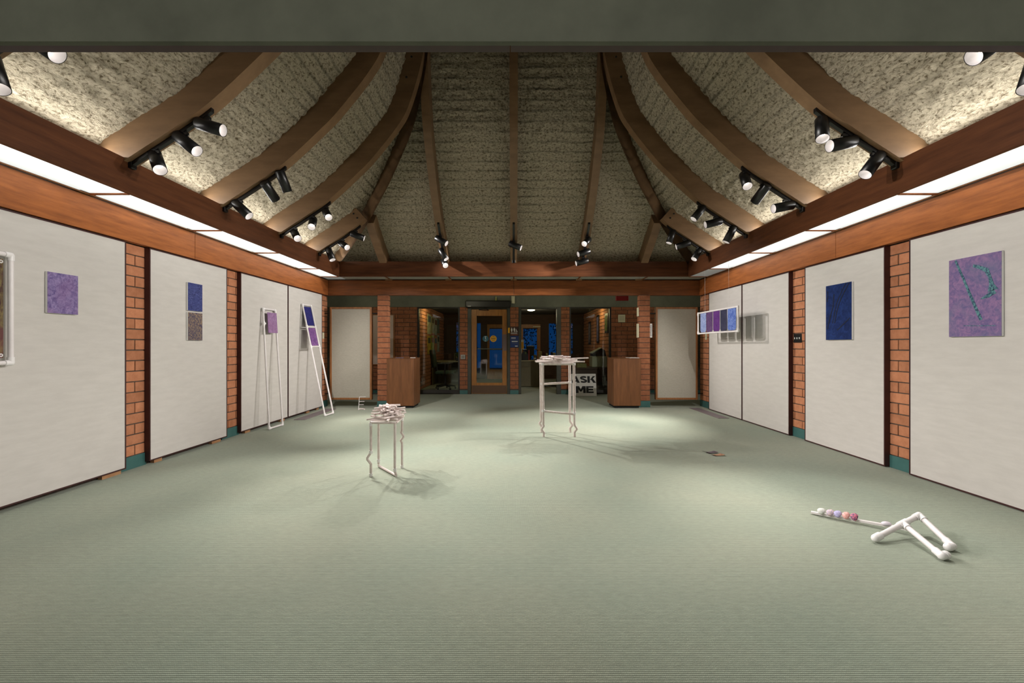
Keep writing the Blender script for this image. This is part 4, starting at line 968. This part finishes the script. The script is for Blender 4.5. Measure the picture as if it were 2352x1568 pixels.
# ASK ME sign leaning on the right window
t = thing('lettered_sign', (gx(1340), 10.55, 0), 'white board reading ASK ME leaning on the right window', 'sign')
sb0, sb1 = at(1310.5, 909, 10.50), at(1370.5, 909, 10.50); stl, str_ = at(1309, 858.5, 10.80), at(1368.3, 858.5, 10.80)
sb0.z = sb1.z = 0.002
MB().prism([sb0, sb1, str_, stl], (0, 0.0, 0.0), (0, 0.012, 0.004)).build('board', mat('sign_white', (196, 194, 188), 0.7), t)
xa = (sb1 - sb0).normalized(); za = ((stl + str_) / 2 - (sb0 + sb1) / 2).normalized(); na = xa.cross(za)
hgt = ((stl + str_) / 2 - (sb0 + sb1) / 2).length
def letter(strokes, u, v, size, wide):
    """strokes: quads in letter units (0..1, 0..1) laid flat on the board"""
    b = MB(); c = sb0.lerp(sb1, u) + za * hgt * v
    for q_ in strokes:
        b.prism([c + xa * (x - 0.5) * size * wide + za * y * size + na * 0.001 for x, y in q_], (0, 0, 0), na * 0.002)
    b.build('letter', INK, t)
bar = lambda x0, x1, y0, y1: [(x0, y0), (x1, y0), (x1, y1), (x0, y1)]
def ribbon(pts, w):
    out = []
    for i in range(len(pts) - 1):
        def off(k, sg):
            a_, b_ = pts[max(k - 1, 0)], pts[min(k + 1, len(pts) - 1)]; dx, dy = b_[0] - a_[0], b_[1] - a_[1]; l_ = math.hypot(dx, dy)
            return (pts[k][0] - sg * dy / l_ * w / 2, pts[k][1] + sg * dx / l_ * w / 2)
        out.append([off(i, -1), off(i + 1, -1), off(i + 1, 1), off(i, 1)])
    return out
GLY = {'A': [[(0, 0), (0.30, 0), (0.62, 1), (0.36, 1)], [(0.70, 0), (1.0, 0), (0.64, 1), (0.38, 1)], bar(0.22, 0.78, 0.18, 0.36)],
       'S': ribbon([(0.5 + 0.35 * math.cos(a), 0.725 + 0.165 * math.sin(a)) for a in np.linspace(0.35, 1.5 * math.pi, 14)] + [(0.5 + 0.36 * math.cos(a), 0.275 + 0.165 * math.sin(a)) for a in np.linspace(0.42 * math.pi, -0.89 * math.pi, 14)], 0.24),
       'K': [bar(0, 0.30, 0, 1), [(0.28, 0.36), (0.52, 0.50), (1.0, 1), (0.66, 1)], [(0.40, 0.54), (0.66, 0.66), (1.04, 0), (0.70, 0)]],
       'M': [bar(0, 0.26, 0, 1), bar(0.74, 1.0, 0, 1), [(0.06, 1), (0.34, 1), (0.58, 0.22), (0.42, 0.22)], [(0.66, 1), (0.94, 1), (0.58, 0.22), (0.42, 0.22)]],
       'E': [bar(0, 0.32, 0, 1), bar(0.3, 1, 0, 0.22), bar(0.3, 0.94, 0.39, 0.61), bar(0.3, 1, 0.78, 1)]}
for ch, u_, v_, wd in (('A', 0.20, 0.60, 1.18), ('S', 0.52, 0.60, 1.02), ('K', 0.83, 0.60, 1.12), ('M', 0.40, 0.14, 1.32), ('E', 0.75, 0.14, 0.98)): letter(GLY[ch], u_, v_ - 0.01, 0.18, wd)

# ------------------------------------------------------------------ rooms behind the glass
OY = 16.0; og = OY / F
ox = lambda px: (px - CX) * og
oz = lambda py: CH - (py - CY) * og
DW = mat('dark_timber', (74, 50, 32), 0.7, (60, 40, 26), 5, (1, 1, 6))
struct(B(-5, 5, GY + 0.15, OY + 0.2, 2.34, 2.4).build('ceiling_office', CEIL))
YB_ = mat('office_brick', (150, 112, 64), 0.9, (130, 96, 54), 10)
for s, n in ((-1, 'wall_office_left'), (1, 'wall_office_right')):
    x0, x1 = sorted((s * 2.56, s * 2.7)); o = struct(B(x0, x1, GY + 0.15, OY, 0, 2.34).build(n, MORTAR))
    z = 0.01; r_ = 0
    while z < 2.3:
        y = GY + 0.2 + (0.2 if r_ % 2 else 0); 
        while y < 15.9:
            y2 = min(y + 0.39, 15.95); brick_obj(o, (0.03, y2 - y, 0.09), (s * 2.555, (y + y2) / 2, z + 0.045)); y += 0.4
        z += 0.1035; r_ += 1
# outer wall with glazed openings (holes between the pieces)
we = struct(empty('wall_entrance', (0, OY, 0)))
holes = [(-2.12, -1.93, 0.75, 2.05), (ox(1094), ox(1106), 0.2, 2.03), (ox(1122), ox(1157), 0.36, 1.82), (ox(1199), ox(1235), 0.4, 1.82), (ox(1259), ox(1279), 0.6, 2.02), (ox(1306), ox(1317), 0.9, 2.02)]
xprev = -5.0
for (a, b_, z0, z1) in holes:
    B(xprev, a, OY, OY + 0.15, 0, 2.34).build('wall_piece', DW, we); B(a, b_, OY, OY + 0.15, 0, z0).build('wall_piece', DW, we); B(a, b_, OY, OY + 0.15, z1, 2.34).build('wall_piece', DW, we)
    f_ = 0.03
    for q0, q1 in ((a, a + f_), (b_ - f_, b_)): B(q0, q1, OY - 0.02, OY + 0.02, z0, z1).build('window_frame', DOORWOOD if z1 < 1.9 else DARKFRAME, we)
    B(a + f_, b_ - f_, OY, OY + 0.006, z0, z1).build('pane', GLASS, we)
    xprev = b_
B(xprev, 5.0, OY, OY + 0.15, 0, 2.34).build('wall_piece', DW, we)
for a, b_, dz in ((ox(1119), ox(1159), 1.98), (ox(1196), ox(1241), 1.98)):
    for q0, q1 in ((a, a + 0.09), (b_ - 0.09, b_)): B(q0, q1, OY - 0.04, OY - 0.005, 0, dz).build('door_stile', DOORWOOD, we)
    B(a + 0.09, b_ - 0.09, OY - 0.04, OY - 0.005, 1.85, dz).build('door_rail', DOORWOOD, we); B(a + 0.09, b_ - 0.09, OY - 0.04, OY - 0.005, 0, 0.34).build('door_rail', DOORWOOD, we)
    MB().tube([(a + 0.08, OY - 0.09, 1.07), (b_ - 0.08, OY - 0.09, 1.07)], 0.018, 8).build('push_bar', STEEL, we)
MB().bev(ox(1224), ox(1241), OY - 0.1, OY - 0.04, oz(751.5), oz(749), 0.004).build('door_closer', CREAM, we)
# lamps of the office
def office_lamp(loc, r, watts, colr, label):
    t = thing('ceiling_lamp', loc, label, 'ceiling lamp')
    M = Matrix.Translation(loc)
    MB().lathe([(0.0005, 0.03), (r, 0.03), (r, 0.0), (r * 0.9, -0.006)], M, 24).build('housing', CREAM, t)
    MB().lathe([(r * 0.9, -0.004), (r * 0.8, -0.022), (r * 0.4, -0.034), (0.0005, -0.036)], M, 24).build('diffuser', emitmat('lamp_glass_%d' % int(watts * 10), (255, 244, 214), 9.0), t)
    l = bpy.data.lights.new('office_lamp', 'POINT'); l.energy = watts; l.color = colr; l.shadow_soft_size = 0.1
    o = bpy.data.objects.new('office_lamp', l); col.objects.link(o); o.location = Vector(loc) - Vector((0, 0, 0.15))
office_lamp((0.535, 13.5, 2.31), 0.13, 14, (1, 0.9, 0.6), 'round glowing ceiling lamp seen through the open doorway')
office_lamp((-2.2, 12.4, 2.31), 0.06, 9.0, (1, 0.80, 0.34), 'small warm ceiling lamp washing the left office brick')
office_lamp((2.2, 12.6, 2.31), 0.06, 9.0, (1, 0.80, 0.36), 'small warm ceiling lamp washing the right office brick')
# service counter behind the doorway
t = thing('service_counter', (0.55, 13.1, 0), 'olive service counter seen through the open doorway', 'counter')
OLIVE = mat('olive_laminate', (112, 104, 78), 0.6, (104, 96, 72), 5)
B(0.15, 0.86, 12.8, 12.83, 0.02, 0.745).build('front_panel', OLIVE, t); MB().bev(0.12, 1.75, 12.77, 13.5, 0.745, 0.775, 0.004).build('worktop', mat('counter_top', (150, 142, 112), 0.5), t)
B(0.83, 0.86, 12.83, 13.5, 0.02, 0.745).build('side_panel', OLIVE, t); B(1.70, 1.73, 12.8, 13.5, 0, 0.745).build('side_panel', OLIVE, t)
def solid(name, x0, x1, y0, y1, z0, z1, m, label, cat, bevel=0.006): return tag(MB().bev(x0, x1, y0, y1, z0, z1, bevel).build(name, m), label, cat)
cy_ = 12.95; cx = lambda px: (px - CX) * cy_ / F; cz = lambda py: CH - (py - CY) * cy_ / F
DK = mat('dark_plastic', (20, 22, 24), 0.5)
o = MB().prism([(cx(1198), cy_, 0.776), (cx(1213.5), cy_, 0.776), (cx(1213.5), cy_, cz(814)), (cx(1206), cy_, cz(805)), (cx(1203), cy_, cz(805)), (cx(1198), cy_, cz(813))], (0, 0, 0), (0, 0.14, 0)).build('file_rack', DK); tag(o, 'dark wedge shaped file rack on the service counter', 'file rack')
B(cx(1205.5), cx(1209), cy_ - 0.003, cy_ - 0.0005, cz(813), cz(808)).build('green_tab', mat('green_tab', (70, 96, 40), 0.6), o)
solid('binder', cx(1213.8), cx(1216.4), cy_, cy_ + 0.22, 0.776, cz(804), mat('red_binder', (150, 36, 20), 0.5), 'thin red binder standing beside the file rack', 'binder', 0.003)
t2 = thing('monitor', (cx(1218), 13.3, 0.776), 'black computer monitor standing on the service counter', 'monitor')
MB().bev(0.39, 0.62, 13.28, 13.33, 0.90, 1.20, 0.008).build('screen_back', DK, t2); MB().bev(0.48, 0.53, 13.29, 13.32, 0.776, 0.91, 0.004).build('stand', DK, t2); MB().bev(0.42, 0.59, 13.22, 13.38, 0.776, 0.788, 0.003).build('foot', DK, t2)
t2 = thing('standing_notice', (cx(1200), 13.05, 0.776), 'orange notice in a stand beside the doorway frame', 'notice')
B(cx(1196), cx(1203.5), 13.14, 13.15, cz(802), cz(779.5)).build('frame', PAPER, t2); B(cx(1196), cx(1202.8), 13.135, 13.139, cz(801), cz(785)).build('sheet', YEL, t2); B(cx(1197), cx(1199), 13.15, 13.17, 0.776, cz(801)).build('stem', PAPER, t2)
for i, (a, b_, h_, c) in enumerate(((1226, 1232, 0.16, (96, 92, 60)), (1238, 1245, 0.26, (150, 142, 96)), (1247, 1254, 0.24, (60, 24, 20)), (1255, 1259, 0.2, (168, 160, 110)), (1266, 1270, 0.24, (30, 26, 22)), (1271, 1277, 0.22, (140, 132, 90)))):
    col_n = ('olive', 'tan', 'dark red', 'pale', 'black', 'khaki')[i]
    o = solid('desk_box', cx(a), cx(b_), 13.05, 13.2, 0.776, 0.776 + h_, mat('desk_box_%d' % i, c, 0.7), '%s upright box in the clutter on the service counter' % col_n, 'box')
    B(cx(a) + 0.006, cx(b_) - 0.006, 13.047, 13.0495, 0.80, 0.80 + h_ * 0.3).build('spine_label', PAPER, o)
# left office: chair, desk, posters
t = thing('office_chair', (-1.95, 12.2, 0), 'dark green swivel office chair behind the left window', 'chair')
GRN = mat('chair_green', (58, 76, 56), 0.9, (50, 66, 48), 40)
def pad(name, x0, x1, y0, y1, z0, z1, m, rot=0.0):
    b = MB().bev(x0, x1, y0, y1, z0, z1, 0.025)
    if rot:
        c = Vector(((x0 + x1) / 2, (y0 + y1) / 2, z0)); R_ = Matrix.Rotation(rot, 3, 'Y'); b.v = [c + R_ @ (v - c) for v in b.v]
    return b.build(name, m, t)
pad('backrest', -2.24, -2.15, 11.95, 12.42, 0.60, 1.10, GRN, -0.14); pad('seat', -2.14, -1.62, 11.93, 12.44, 0.43, 0.51, GRN)
MB().tube([(-2.17, 12.2, 0.66), (-2.12, 12.2, 0.48), (-1.98, 12.2, 0.40)], 0.03, 8).build('back_bracket', DK, t)
for yy in (11.93, 12.46):
    a_ = MB().bev(-2.08, -1.72, yy - 0.035, yy + 0.035, 0.70, 0.735, 0.01); a_.build('armrest', DK, t); MB().tube([(-1.86, yy, 0.70), (-1.88, yy, 0.45)], 0.022, 8).build('arm_post', DK, t)
MB().tube([(-1.9, 12.2, 0.43), (-1.9, 12.2, 0.11)], 0.03, 10).build('column', DK, t)
for k in range(5):
    a = k * 2 * math.pi / 5 + 0.3; pe = Vector((-1.9 + 0.28 * math.cos(a), 12.2 + 0.28 * math.sin(a), 0.075)); lg = MB().tube([(-1.9, 12.2, 0.12), pe], [0.03, 0.018], 8).build('base_leg', DK, t)
    MB().ball(pe - Vector((0, 0, 0.045)), 0.03, 6).build('caster', DK, lg)
t = thing('office_desk', (-2.1, 13.9, 0), 'olive office desk behind the green swivel chair', 'desk')
MB().bev(-2.5, -1.55, 13.4, 14.4, 0.70, 0.735, 0.004).build('worktop', mat('counter_top', (150, 142, 112)), t); B(-2.5, -1.6, 14.35, 14.38, 0.02, 0.70).build('back_panel', OLIVE, t)
for xx in (-2.5, -1.6): B(xx, xx + 0.03, 13.42, 14.35, 0, 0.70).build('side_panel', OLIVE, t)
t = thing('shelf_unit', (-1.75, 14.9, 0), 'low open shelf with blue and olive boxes by the left office window', 'shelf')
B(-1.98, -1.95, 14.6, 15.2, 0, 0.95).build('side_panel', OLIVE, t); B(-1.53, -1.50, 14.6, 15.2, 0, 0.95).build('side_panel', OLIVE, t)
for zz in (0.05, 0.35, 0.65, 0.93): B(-1.95, -1.53, 14.6, 15.2, zz, zz + 0.02).build('shelf_board', OLIVE, t)
for i, (zz, c, nm) in enumerate(((0.07, (44, 62, 70), 'slate'), (0.37, (50, 84, 120), 'blue'), (0.67, (120, 112, 66), 'olive'))):
    o = solid('storage_box', -1.93, -1.56, 14.62, 15.0, zz + 0.002, zz + 0.22, mat('storage_%d' % i, c, 0.7), '%s storage box on the low office shelf' % nm, 'box'); B(-1.85, -1.64, 14.6165, 14.619, zz + 0.08, zz + 0.15).build('box_label', PAPER, o)
o = solid('desk_plant_pot', -1.78, -1.66, 13.5, 13.62, 0.737, 0.83, DK, 'dark plant pot with green leaves on the office desk', 'plant')
lv = MB(); q = random.Random(2)
for i in range(18):
    a = q.uniform(0, 6.28); p = Vector((-1.72, 13.56, 0.82)); e1 = p + Vector((math.cos(a) * 0.12, math.sin(a) * 0.1, q.uniform(0.06, 0.2))); m_ = p.lerp(e1, 0.55) + Vector((0, 0, 0.04)); sw = Vector((-math.sin(a), math.cos(a), 0)) * 0.02
    lv.add([p, m_ + sw, e1, m_ - sw], [(0, 1, 2, 3)])
lv.build('leaves', mat('leaf_green', (48, 82, 34), 0.6), o)
pc = [(216, 210, 170), (176, 176, 128), (198, 204, 190), (120, 128, 96), (214, 178, 60), (150, 170, 60), (206, 140, 100), (196, 200, 180)]
i = 0
for (ya, yb, za, zb_) in ((12.9, 13.45, 1.55, 2.15), (13.5, 14.0, 1.60, 2.12), (14.05, 14.5, 1.55, 2.1), (14.55, 14.95, 1.62, 2.12), (12.9, 13.4, 0.95, 1.5), (13.45, 13.95, 0.98, 1.52), (14.0, 14.5, 0.95, 1.5), (14.55, 14.95, 1.0, 1.56)):
    o = tag(B(-2.541, -2.532, ya, yb, za, zb_).build('wall_poster', mat('poster_%d' % i, pc[i], 0.8, tuple(int(v * 0.7) for v in pc[i]), 8)), '%s poster pinned in the %s row on the left office wall' % (('cream', 'khaki', 'pale grey', 'olive', 'amber', 'lime', 'salmon', 'sage')[i], 'upper' if i < 4 else 'lower'), 'poster')
    B(-2.5315, -2.530, ya + 0.06, yb - 0.06, za + (zb_ - za) * 0.6, zb_ - 0.06).build('print', mat('poster_print_%d' % (i % 3), ((90, 110, 120), (70, 80, 60), (120, 80, 60))[i % 3], 0.8), o); i += 1
# right office: desk, copier, framed pictures
t = thing('copier_desk', (2.1, 11.9, 0), 'dark wooden desk carrying the copier behind the right window', 'desk')
MB().bev(1.42, 2.53, 11.3, 12.3, 0.60, 0.64, 0.004).build('worktop', mat('dark_desk', (70, 44, 28), 0.5), t)
B(1.45, 2.5, 11.33, 11.36, 0.02, 0.60).build('front_panel', MATS['dark_desk'], t); 
for xx in (1.45, 2.47): B(xx, xx + 0.03, 11.36, 12.28, 0, 0.60).build('side_panel', MATS['dark_desk'], t)
t = thing('copier', (2.25, 11.6, 0.64), 'grey desktop copier with dark sloping top on the office desk', 'copier')
MB().bev(2.04, 2.44, 11.45, 11.85, 0.642, 0.93, 0.012).build('body', mat('copier_grey', (176, 174, 150), 0.5), t)
MB().prism([(2.06, 11.47, 0.93), (2.42, 11.47, 0.93), (2.38, 11.47, 1.09), (2.30, 11.47, 1.13), (2.06, 11.47, 1.0)], (0, 0, 0), (0, 0.34, 0)).build('lid', DK, t)
MB().prism([(2.04, 11.46, 1.0), (2.30, 11.46, 1.14), (2.30, 11.46, 1.155), (2.03, 11.46, 1.02)], (0, 0, 0), (0, 0.36, 0)).build('paper_tray', mat('copier_grey', (176, 174, 150)), t)
papers((1.75, 11.5, 0.64), 0.24, 0.3, 0.10, 0.1, mat('olive_papers', (150, 146, 96), 0.8, (120, 112, 70), 30), 'loose pile of olive papers on the copier desk')
i = 0
for (ya, yb, za, zb_, c, nm) in ((11.75, 12.15, 1.55, 2.08, (92, 100, 52), 'green and yellow'), (13.0, 13.35, 1.28, 2.12, (84, 80, 110), 'violet'), (14.4, 14.8, 1.25, 2.0, (100, 92, 100), 'grey')):
    t = thing('framed_picture', (2.54, (ya + yb) / 2, za), '%s framed picture on the right office brick wall' % nm, 'picture')
    B(2.515, 2.538, ya, yb, za, zb_).build('frame', DK, t); B(2.511, 2.5149, ya + 0.05, yb - 0.05, za + 0.06, zb_ - 0.06).build('print', paint('pic_%d' % i, c, tuple(min(255, int(v * 1.5)) for v in c), 8), t); i += 1
# garden beyond the entrance glass: dim shrubs against the dusk
LEAF = mat('dusk_leaf', (60, 90, 80), 0.8)
for i, (x, y, hh, lab) in enumerate(((0.5, 18.5, 2.2, 'leafy shrub outside the glazed door of the office'), (2.2, 19.4, 2.6, 'tall shrub outside the narrow office window'), (-2.4, 19.0, 2.3, 'shrub outside the left office window'))):
    t = thing('garden_shrub', (x, y, -0.1), lab, 'shrub'); MB().tube([(x, y, -0.1), (x + 0.05, y, hh * 0.6)], [0.05, 0.02], 8).build('trunk', DW, t)
    lv = MB(); q = random.Random(20 + i)
    for k in range(420):
        p = Vector((x + max(-0.8, min(0.8, q.gauss(0, 0.35))), y + max(-0.7, min(0.7, q.gauss(0, 0.3))), hh * q.uniform(0.2, 1.0))); a = Vector((q.uniform(-1, 1), q.uniform(-1, 1), q.uniform(-1, 1))).normalized() * 0.07; b_ = a.cross(Vector((q.uniform(-1, 1), q.uniform(-1, 1), q.uniform(-1, 1)))).normalized() * 0.03
        lv.add([p - a, p + b_, p + a, p - b_], [(0, 1, 2, 3)])
    lv.build('foliage', LEAF, t)
struct(B(-9, 9, 18, 26, -0.2, -0.1).build('ground_outside', mat('dusk_ground', (40, 44, 40), 0.9)))
